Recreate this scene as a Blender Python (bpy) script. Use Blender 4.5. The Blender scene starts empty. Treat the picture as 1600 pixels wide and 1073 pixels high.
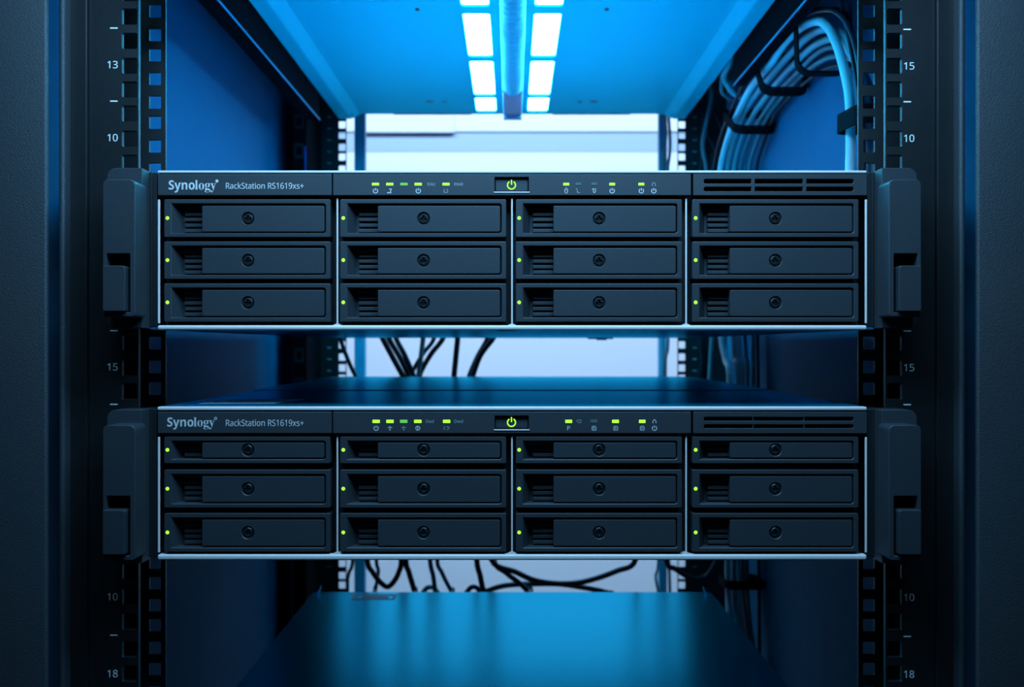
import bpy, bmesh, math
from mathutils import Vector, Matrix

# ------------------------------------------------------------------ units
# one unit "u" is one photograph pixel at the plane of the server fronts (2560 px per metre there)
U = 1.0 / 2560.0
D = 0.58                 # camera to server fronts, metres
DU = D / U               # the same in u
Z0 = 1.2                 # height of the lens above the floor, metres
sc = bpy.context.scene
COL = sc.collection

def W(x, y, z):
    return Vector((x * U, y * U, Z0 + z * U))

# ------------------------------------------------------------------ camera
cam_data = bpy.data.cameras.new('camera')
cam = bpy.data.objects.new('camera', cam_data)
COL.objects.link(cam)
cam.location = (0, -D, Z0)
cam.rotation_euler = (math.pi / 2, 0, 0)
cam_data.sensor_width = 36.0
cam_data.lens = DU / 1600.0 * 36.0
cam_data.shift_y = 4.5 / 1600.0
cam_data.clip_start = 0.01
cam_data.clip_end = 30
cam_data.dof.use_dof = True
cam_data.dof.focus_distance = D - 0.004
cam_data.dof.aperture_fstop = 10.0
sc.camera = cam

# ------------------------------------------------------------------ world, lamps, exposure
world = bpy.data.worlds.new('world')
sc.world = world
world.use_nodes = True
bg = world.node_tree.nodes['Background']
bg.inputs['Color'].default_value = (0.10, 0.42, 1.0, 1)
bg.inputs['Strength'].default_value = 0.009

def area(name, loc, target, sx, sy, power, color, spread=math.pi):
    l = bpy.data.lights.new(name, 'AREA')
    l.shape = 'RECTANGLE'
    l.size, l.size_y = sx, sy
    l.energy = power
    l.color = color
    l.spread = spread
    o = bpy.data.objects.new(name, l)
    COL.objects.link(o)
    o.location = loc
    d = Vector(target) - Vector(loc)
    o.rotation_euler = d.to_track_quat('-Z', 'Y').to_euler()
    return o

# cold aisle lamp above the front of the rack
area('aisle_lamp_front', (0, -0.21, Z0 + 0.34), (0, 0.0, Z0 - 0.10), 0.46, 0.17, 4.4, (0.24, 0.60, 1.0))
# ceiling lamp of the bright aisle behind the rack
area('aisle_lamp_rear', (0.0, 0.98, 2.52), (0.0, 1.88, 1.0), 2.2, 0.50, 94.0, (0.44, 0.66, 0.98))

vs = sc.view_settings
vs.view_transform = 'Standard'
vs.look = 'None'
vs.gamma = 1.0
vs.use_curve_mapping = False
vs.exposure = 0.0
LED_STRENGTH = 72.0
LED_COLOR = (0.036, 0.57, 1.0)

# ------------------------------------------------------------------ materials
def mat(name, color, rough=0.5, metal=0.0, bump=0.0, bscale=900.0, emit=None, estr=1.0, spec=0.5, vary=0.0, vscale=30.0):
    m = bpy.data.materials.new(name)
    m.use_nodes = True
    nt = m.node_tree
    b = nt.nodes['Principled BSDF']
    b.inputs['Base Color'].default_value = (*color, 1)
    b.inputs['Roughness'].default_value = rough
    b.inputs['Metallic'].default_value = metal
    b.inputs['Specular IOR Level'].default_value = spec
    tc = nt.nodes.new('ShaderNodeTexCoord')
    if bump:
        n = nt.nodes.new('ShaderNodeTexNoise')
        n.inputs['Scale'].default_value = bscale
        n.inputs['Detail'].default_value = 3
        nt.links.new(tc.outputs['Object'], n.inputs['Vector'])
        bp = nt.nodes.new('ShaderNodeBump')
        bp.inputs['Strength'].default_value = bump
        bp.inputs['Distance'].default_value = 0.0004
        nt.links.new(n.outputs['Fac'], bp.inputs['Height'])
        nt.links.new(bp.outputs['Normal'], b.inputs['Normal'])
    if vary:
        n2 = nt.nodes.new('ShaderNodeTexNoise')
        n2.inputs['Scale'].default_value = vscale
        n2.inputs['Detail'].default_value = 4
        nt.links.new(tc.outputs['Object'], n2.inputs['Vector'])
        mr = nt.nodes.new('ShaderNodeMapRange')
        mr.inputs['To Min'].default_value = max(0.0, rough - vary)
        mr.inputs['To Max'].default_value = min(1.0, rough + vary)
        nt.links.new(n2.outputs['Fac'], mr.inputs['Value'])
        nt.links.new(mr.outputs['Result'], b.inputs['Roughness'])
    if emit:
        b.inputs['Emission Color'].default_value = (*emit, 1)
        b.inputs['Emission Strength'].default_value = estr
    return m

M = {}
M['plastic'] = mat('black_plastic', (0.030, 0.036, 0.042), 0.50, bump=0.35, bscale=2600, vary=0.06)
M['tray'] = mat('tray_plastic', (0.030, 0.036, 0.042), 0.48, bump=0.25, bscale=3000, vary=0.05)
M['inside'] = mat('dark_interior', (0.006, 0.007, 0.009), 0.6, vary=0.05)
M['coat'] = mat('powder_coat', (0.034, 0.040, 0.045), 0.50, bump=0.9, bscale=1500, vary=0.08)
M['rail'] = mat('rail_black', (0.011, 0.012, 0.013), 0.42, bump=0.3, bscale=1800, vary=0.05)
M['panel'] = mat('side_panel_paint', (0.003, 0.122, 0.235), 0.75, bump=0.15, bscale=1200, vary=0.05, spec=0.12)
M['silver'] = mat('brushed_silver', (0.84, 0.71, 0.66), 0.36, metal=0.0, bump=0.05, bscale=1500, vary=0.06)
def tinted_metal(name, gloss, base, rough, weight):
    # blue-tinted sheet metal: coloured gloss over a dull coat
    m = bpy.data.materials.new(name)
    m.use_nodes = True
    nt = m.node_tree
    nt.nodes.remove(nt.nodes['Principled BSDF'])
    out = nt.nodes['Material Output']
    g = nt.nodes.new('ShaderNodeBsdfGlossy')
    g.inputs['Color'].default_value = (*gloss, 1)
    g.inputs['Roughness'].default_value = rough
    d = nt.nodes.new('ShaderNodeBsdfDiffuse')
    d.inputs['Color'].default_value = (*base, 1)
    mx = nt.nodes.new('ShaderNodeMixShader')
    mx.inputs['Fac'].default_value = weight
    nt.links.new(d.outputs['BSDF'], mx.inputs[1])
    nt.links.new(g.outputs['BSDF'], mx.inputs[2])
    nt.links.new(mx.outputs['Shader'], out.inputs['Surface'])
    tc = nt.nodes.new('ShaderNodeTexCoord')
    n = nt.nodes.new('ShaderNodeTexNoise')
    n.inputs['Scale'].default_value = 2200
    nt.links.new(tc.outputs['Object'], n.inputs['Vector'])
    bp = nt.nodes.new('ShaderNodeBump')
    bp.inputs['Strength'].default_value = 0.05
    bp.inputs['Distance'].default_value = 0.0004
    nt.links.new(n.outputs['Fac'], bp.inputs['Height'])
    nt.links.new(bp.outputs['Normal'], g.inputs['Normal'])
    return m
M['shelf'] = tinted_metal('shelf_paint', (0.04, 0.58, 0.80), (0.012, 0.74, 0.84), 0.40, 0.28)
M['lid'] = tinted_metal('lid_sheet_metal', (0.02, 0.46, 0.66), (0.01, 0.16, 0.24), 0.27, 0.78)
M['print'] = mat('white_print', (0.72, 0.66, 0.62), 0.6, vary=0.03)
M['print_rail'] = mat('bright_print', (0.98, 0.96, 0.94), 0.6, vary=0.03)
M['print_dim'] = mat('grey_print', (0.34, 0.35, 0.36), 0.6, vary=0.03)
M['screw'] = mat('dark_screw', (0.03, 0.035, 0.04), 0.32, metal=0.6, bump=0.1, bscale=3000)
M['green'] = mat('green_led', (0.05, 0.2, 0.02), 0.4, emit=(0.36, 1.0, 0.035), estr=1.5)
M['green_dim'] = mat('dim_green_led', (0.05, 0.2, 0.03), 0.4, emit=(0.16, 0.62, 0.10), estr=0.75)
M['led_off'] = mat('unlit_led', (0.08, 0.13, 0.11), 0.4, vary=0.04)
M['led'] = mat('led_diffuser', (0.8, 0.85, 0.9), 0.4, emit=LED_COLOR, estr=LED_STRENGTH)
M['hose'] = mat('hose_plastic', (0.38, 0.46, 0.56), 0.32, vary=0.04)
def see_through(m, weight, color):
    # thin plastic that lets part of the light through
    nt = m.node_tree
    out = nt.nodes['Material Output']
    tr = nt.nodes.new('ShaderNodeBsdfTranslucent')
    tr.inputs['Color'].default_value = (*color, 1)
    mx = nt.nodes.new('ShaderNodeMixShader')
    mx.inputs['Fac'].default_value = weight
    nt.links.new(nt.nodes['Principled BSDF'].outputs['BSDF'], mx.inputs[1])
    nt.links.new(tr.outputs['BSDF'], mx.inputs[2])
    nt.links.new(mx.outputs['Shader'], out.inputs['Surface'])
see_through(M['hose'], 0.3, (0.45, 0.55, 0.66))
M['bracket'] = mat('bracket_blue', (0.12, 0.30, 0.50), 0.45, vary=0.05)
M['stripe'] = mat('indigo_stripe', (0.05, 0.08, 0.45), 0.4, vary=0.03)
M['hole'] = mat('hole_shade', (0.02, 0.03, 0.05), 0.6)
M['cable_white'] = mat('white_cable', (0.70, 0.74, 0.78), 0.42, vary=0.05, spec=0.2)
M['cable_grey'] = mat('grey_cable', (0.34, 0.40, 0.44), 0.45, vary=0.05, spec=0.2)
M['cable_mid'] = mat('slate_cable', (0.16, 0.19, 0.22), 0.42, vary=0.05, spec=0.2)
M['cable_dark'] = mat('dark_cable', (0.018, 0.022, 0.035), 0.38, vary=0.05, spec=0.2)
M['velcro'] = mat('black_velcro', (0.004, 0.004, 0.006), 0.9, bump=1.0, bscale=4000, spec=0.1)
M['runner'] = mat('runner_black', (0.003, 0.004, 0.006), 0.8, bump=0.2, bscale=1800, spec=0.02)
M['wall'] = mat('wall_paint', (0.80, 0.82, 0.84), 0.8, bump=0.1, bscale=120, vary=0.04)
M['floor'] = mat('floor_tile', (0.05, 0.055, 0.06), 0.6, vary=0.1)
M['band'] = mat('ledge_shade_paint', (0.40, 0.50, 0.60), 0.8, vary=0.04)  # duller tone standing in for the shade under the wall ledge
M['ceil_paint'] = mat('ceiling_paint', (0.30, 0.32, 0.35), 0.85, bump=0.1, bscale=120, vary=0.04)
M['wall_dark'] = mat('dark_wall_paint', (0.05, 0.06, 0.07), 0.85, bump=0.1, bscale=120, vary=0.04)
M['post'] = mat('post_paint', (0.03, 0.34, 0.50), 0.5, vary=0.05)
M['label'] = mat('paper_label', (0.50, 0.54, 0.56), 0.6, vary=0.04)

# ------------------------------------------------------------------ mesh helpers
def rrect(x0, x1, z0, z1, r=0.0, n=4):
    """counter-clockwise rounded rectangle; r is one radius or (bl, br, tr, tl)"""
    rs = r if isinstance(r, (tuple, list)) else (r, r, r, r)
    out = []
    for (cx, cz, a0, rr) in ((x0, z0, math.pi, rs[0]), (x1, z0, 1.5 * math.pi, rs[1]), (x1, z1, 0.0, rs[2]), (x0, z1, 0.5 * math.pi, rs[3])):
        rr = max(rr, 1e-4)
        ox = cx + rr if cx == x0 else cx - rr
        oz = cz + rr if cz == z0 else cz - rr
        for i in range(n + 1):
            a = a0 + 0.5 * math.pi * i / n
            out.append((ox + rr * math.cos(a), oz + rr * math.sin(a)))
    return out

def circle(cx, cz, r, n=24):
    return [(cx + r * math.cos(2 * math.pi * i / n), cz + r * math.sin(2 * math.pi * i / n)) for i in range(n)]

def dense(loop, step):
    out = []
    N = len(loop)
    for i in range(N):
        a, b = loop[i], loop[(i + 1) % N]
        L = math.hypot(b[0] - a[0], b[1] - a[1])
        k = max(1, int(math.ceil(L / step)))
        for j in range(k):
            t = j / k
            out.append((a[0] + (b[0] - a[0]) * t, a[1] + (b[1] - a[1]) * t))
    return out

def curve_plate(loops, depth, bev):
    """filled outline with holes, extruded; local x,y plane, centred on z; returns a mesh in u"""
    cu = bpy.data.curves.new('tmp', 'CURVE')
    cu.dimensions = '2D'
    cu.fill_mode = 'BOTH'
    for lp in loops:
        s = cu.splines.new('POLY')
        s.points.add(len(lp) - 1)
        for p, q in zip(s.points, lp):
            p.co = (q[0], q[1], 0, 1)
        s.use_cyclic_u = True
    cu.extrude = max(1e-4, depth / 2 - bev)
    if bev:
        cu.bevel_depth = bev
        cu.bevel_resolution = 1
        cu.offset = -bev
    ob = bpy.data.objects.new('tmp', cu)
    COL.objects.link(ob)
    dg = bpy.context.evaluated_depsgraph_get()
    me = bpy.data.meshes.new_from_object(ob.evaluated_get(dg))
    bpy.data.objects.remove(ob)
    bpy.data.curves.remove(cu)
    return me

class MB:
    """collects shapes (coordinates in u, local to the object) into one mesh"""
    def __init__(self):
        self.bm = bmesh.new()
    def box(self, x0, x1, y0, y1, z0, z1, bev=0.0, seg=2):
        b = bmesh.new()
        bmesh.ops.create_cube(b, size=1.0)
        for v in b.verts:
            v.co = Vector(((x0 + x1) / 2 + v.co.x * (x1 - x0), (y0 + y1) / 2 + v.co.y * (y1 - y0), (z0 + z1) / 2 + v.co.z * (z1 - z0)))
        if bev:
            bmesh.ops.bevel(b, geom=list(b.edges), offset=bev, segments=seg, affect='EDGES', profile=0.5)
        self._merge(b)
        return self
    def _merge(self, b):
        me = bpy.data.meshes.new('tmp')
        b.to_mesh(me)
        b.free()
        self.bm.from_mesh(me)
        bpy.data.meshes.remove(me)
    def loft(self, loops, cap0=True, cap1=True):
        """loops: lists of (x, y, z), equal lengths"""
        vs_ = [[self.bm.verts.new(p) for p in lp] for lp in loops]
        n = len(loops[0])
        for a, b in zip(vs_, vs_[1:]):
            for i in range(n):
                j = (i + 1) % n
                try:
                    self.bm.faces.new((a[i], a[j], b[j], b[i]))
                except ValueError:
                    pass
        if cap0:
            self.bm.faces.new(list(reversed(vs_[0])))
        if cap1:
            self.bm.faces.new(vs_[-1])
        return self
    def slab(self, loop, y0, y1, bev=0.8):
        """plate with outline loop (x, z) between y0 (front) and y1 (back), front edge rounded"""
        cx = sum(p[0] for p in loop) / len(loop)
        cz = sum(p[1] for p in loop) / len(loop)
        xs = [p[0] for p in loop]; zs = [p[1] for p in loop]
        hx = (max(xs) - min(xs)) / 2; hz = (max(zs) - min(zs)) / 2
        mx = (max(xs) + min(xs)) / 2; mz = (max(zs) + min(zs)) / 2
        def ins(d):
            return [(mx + (p[0] - mx) * (hx - d) / hx, mz + (p[1] - mz) * (hz - d) / hz) for p in loop]
        L = [[(p[0], y1, p[1]) for p in loop], [(p[0], y0 + bev, p[1]) for p in loop]]
        if bev:
            L.append([(p[0], y0 + 0.3 * bev, p[1]) for p in ins(0.3 * bev)])
            L.append([(p[0], y0, p[1]) for p in ins(bev)])
        return self.loft(L)
    def plate(self, loops, y0, y1, bev=0.0, axis='y'):
        """plate with holes: loops[0] outline, rest holes (x, z); for axis 'x' loops are (y, z) and y0..y1 is x; for 'z' (x, y)"""
        me = curve_plate(loops, y1 - y0, bev)
        m = (y0 + y1) / 2
        b = bmesh.new()
        b.from_mesh(me)
        bpy.data.meshes.remove(me)
        for v in b.verts:
            p, q, t = v.co
            v.co = {'y': Vector((p, m - t, q)), 'x': Vector((m + t, p, q)), 'z': Vector((p, q, m + t))}[axis]
        bmesh.ops.remove_doubles(b, verts=list(b.verts), dist=1e-4)
        self._merge(b)
        return self
    def perforated(self, x0, x1, y0, y1, z0, z1, holes, r=2.5, ch=0.7):
        """strip in the x-z plane with one column of square holes (hx0, hx1, hz0, hz1), y0 is the front"""
        hs = sorted(holes, key=lambda h: h[2])
        hs = [h for h in hs if h[2] > z0 + 1 and h[3] < z1 - 1]
        cuts = [z0] + [(a[3] + b[2]) / 2 for a, b in zip(hs, hs[1:])] + [z1]
        n = 4
        for h, c0, c1 in zip(hs, cuts, cuts[1:]):
            inner = rrect(h[0], h[1], h[2], h[3], r, n)
            wide = rrect(h[0] - ch, h[1] + ch, h[2] - ch, h[3] + ch, r + ch, n)
            outer = []
            for q, (cx, cz) in enumerate(((x0, c0), (x1, c0), (x1, c1), (x0, c1))):
                for i in range(n + 1):
                    px, pz = inner[q * (n + 1) + i]
                    first, last = ((cx, pz), (px, cz)) if q % 2 == 0 else ((px, cz), (cx, pz))
                    t = i / n
                    outer.append((first[0] + (cx - first[0]) * t * 2, first[1] + (cz - first[1]) * t * 2) if t <= 0.5 else
                                 (cx + (last[0] - cx) * (t * 2 - 1), cz + (last[1] - cz) * (t * 2 - 1)))
            self.loft([[(p[0], y, p[1]) for p in lp] for lp, y in ((outer, y0), (wide, y0), (inner, y0 + ch), (inner, y1), (outer, y1))], False, False)
        for x in (x0, x1):
            self.bm.faces.new([self.bm.verts.new(p) for p in ((x, y0, z0), (x, y1, z0), (x, y1, z1), (x, y0, z1))])
        return self
    def extrude_profile(self, prof, y0, y1):
        return self.loft([[(p[0], y0, p[1]) for p in prof], [(p[0], y1, p[1]) for p in prof]])
    def tube(self, pts, r, n=12, sub=6, squash=None):
        path = smooth_path(pts, sub)
        N = len(path)
        tang = []
        for i in range(N):
            a = path[max(0, i - 1)]; b = path[min(N - 1, i + 1)]
            tang.append((b - a).normalized())
        up = Vector((0, 0, 1)) if abs(tang[0].z) < 0.9 else Vector((1, 0, 0))
        nrm = (up - tang[0] * up.dot(tang[0])).normalized()
        loops = []
        for i in range(N):
            nrm = (nrm - tang[i] * nrm.dot(tang[i])).normalized()
            bi = tang[i].cross(nrm)
            loops.append([tuple(path[i] + nrm * (r * math.cos(2 * math.pi * k / n)) + bi * (r * math.sin(2 * math.pi * k / n))) for k in range(n)])
        return self.loft(loops)
    def band(self, center, axis, ra, rb, width, thick, updir, n=40):
        """oval strap round a bundle: axis = run of the bundle"""
        ax = Vector(axis).normalized()
        u_ = Vector(updir); u_ = (u_ - ax * u_.dot(ax)).normalized()
        v_ = ax.cross(u_)
        c = Vector(center)
        rings = []
        for (dr, da) in ((0, -0.5), (thick, -0.5), (thick, 0.5), (0, 0.5)):
            rings.append([self.bm.verts.new(c + u_ * ((ra + dr) * math.cos(2 * math.pi * i / n)) + v_ * ((rb + dr) * math.sin(2 * math.pi * i / n)) + ax * (width * da)) for i in range(n)])
        for q in range(4):
            a, b = rings[q], rings[(q + 1) % 4]
            for i in range(n):
                j = (i + 1) % n
                self.bm.faces.new((a[i], a[j], b[j], b[i]))
        return self
    def stroke(self, pts, w, y0, y1):
        """flat inked line through (x, z) points"""
        for a, b in zip(pts, pts[1:]):
            dx, dz = b[0] - a[0], b[1] - a[1]
            L = math.hypot(dx, dz) or 1e-6
            nx, nz = -dz / L * w / 2, dx / L * w / 2
            ex, ez = dx / L * w * 0.25, dz / L * w * 0.25
            q = [(a[0] - nx - ex, a[1] - nz - ez), (b[0] - nx + ex, b[1] - nz + ez), (b[0] + nx + ex, b[1] + nz + ez), (a[0] + nx - ex, a[1] + nz - ez)]
            self.loft([[(p[0], y1, p[1]) for p in q], [(p[0], y0, p[1]) for p in q]])
        return self
    def arc(self, cx, cz, r, w, a0, a1, y0, y1, n=24):
        """ring segment, angles in degrees"""
        pts = [math.radians(a0 + (a1 - a0) * i / n) for i in range(n + 1)]
        outer = [(cx + (r + w / 2) * math.cos(a), cz + (r + w / 2) * math.sin(a)) for a in pts]
        inner = [(cx + (r - w / 2) * math.cos(a), cz + (r - w / 2) * math.sin(a)) for a in pts]
        for i in range(n):
            q = [outer[i], outer[i + 1], inner[i + 1], inner[i]]
            self.loft([[(p[0], y1, p[1]) for p in q], [(p[0], y0, p[1]) for p in q]])
        return self
    def build(self, name, material, parent=None, loc=(0, 0, 0), smooth=None, label=None):
        bm = self.bm
        bmesh.ops.recalc_face_normals(bm, faces=list(bm.faces))
        for v in bm.verts:
            v.co *= U
        me = bpy.data.meshes.new(name)
        bm.to_mesh(me)
        bm.free()
        me.materials.append(material)
        if smooth:
            me.shade_smooth()
            try:
                me.set_sharp_from_angle(angle=math.radians(smooth))
            except Exception:
                pass
        o = bpy.data.objects.new(name, me)
        COL.objects.link(o)
        if parent is not None:
            o.parent = parent
            o.location = Vector(loc) * U
        else:
            o.location = W(*loc)
        if label:
            o['label'] = label
        return o

def smooth_path(pts, sub):
    P_ = [Vector(p) for p in pts]
    if len(P_) < 3:
        return P_
    P_ = [P_[0] * 2 - P_[1]] + P_ + [P_[-1] * 2 - P_[-2]]
    out = []
    for i in range(1, len(P_) - 2):
        p0, p1, p2, p3 = P_[i - 1:i + 3]
        for j in range(sub):
            t = j / sub
            out.append(0.5 * ((2 * p1) + (p2 - p0) * t + (2 * p0 - 5 * p1 + 4 * p2 - p3) * t * t + (3 * p1 - p0 - 3 * p2 + p3) * t ** 3))
    out.append(P_[-2])
    return out

def tag(o, label, cat, group=None):
    o['label'] = label
    o['category'] = cat
    if group:
        o['group'] = group
    return o

def thing(name, label, cat, loc=(0, 0, 0), group=None):
    o = bpy.data.objects.new(name, None)
    o.empty_display_size = 0.02
    COL.objects.link(o)
    o.location = W(*loc)
    return tag(o, label, cat, group)

def structure(o):
    o['kind'] = 'structure'
    return o

def copy_part(src, parent, loc):
    c = src.copy()
    COL.objects.link(c)
    c.parent = parent
    c.location = Vector(loc) * U
    for ch in list(src.children):
        d = ch.copy()
        COL.objects.link(d)
        d.parent = c
    return c

# ------------------------------------------------------------------ lettering
FACES = (('sb', 'Syno'), ('rb', 'logy'), ('s', 'RackStationRS1619xs+0358IUNABDPwed2'))
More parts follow.
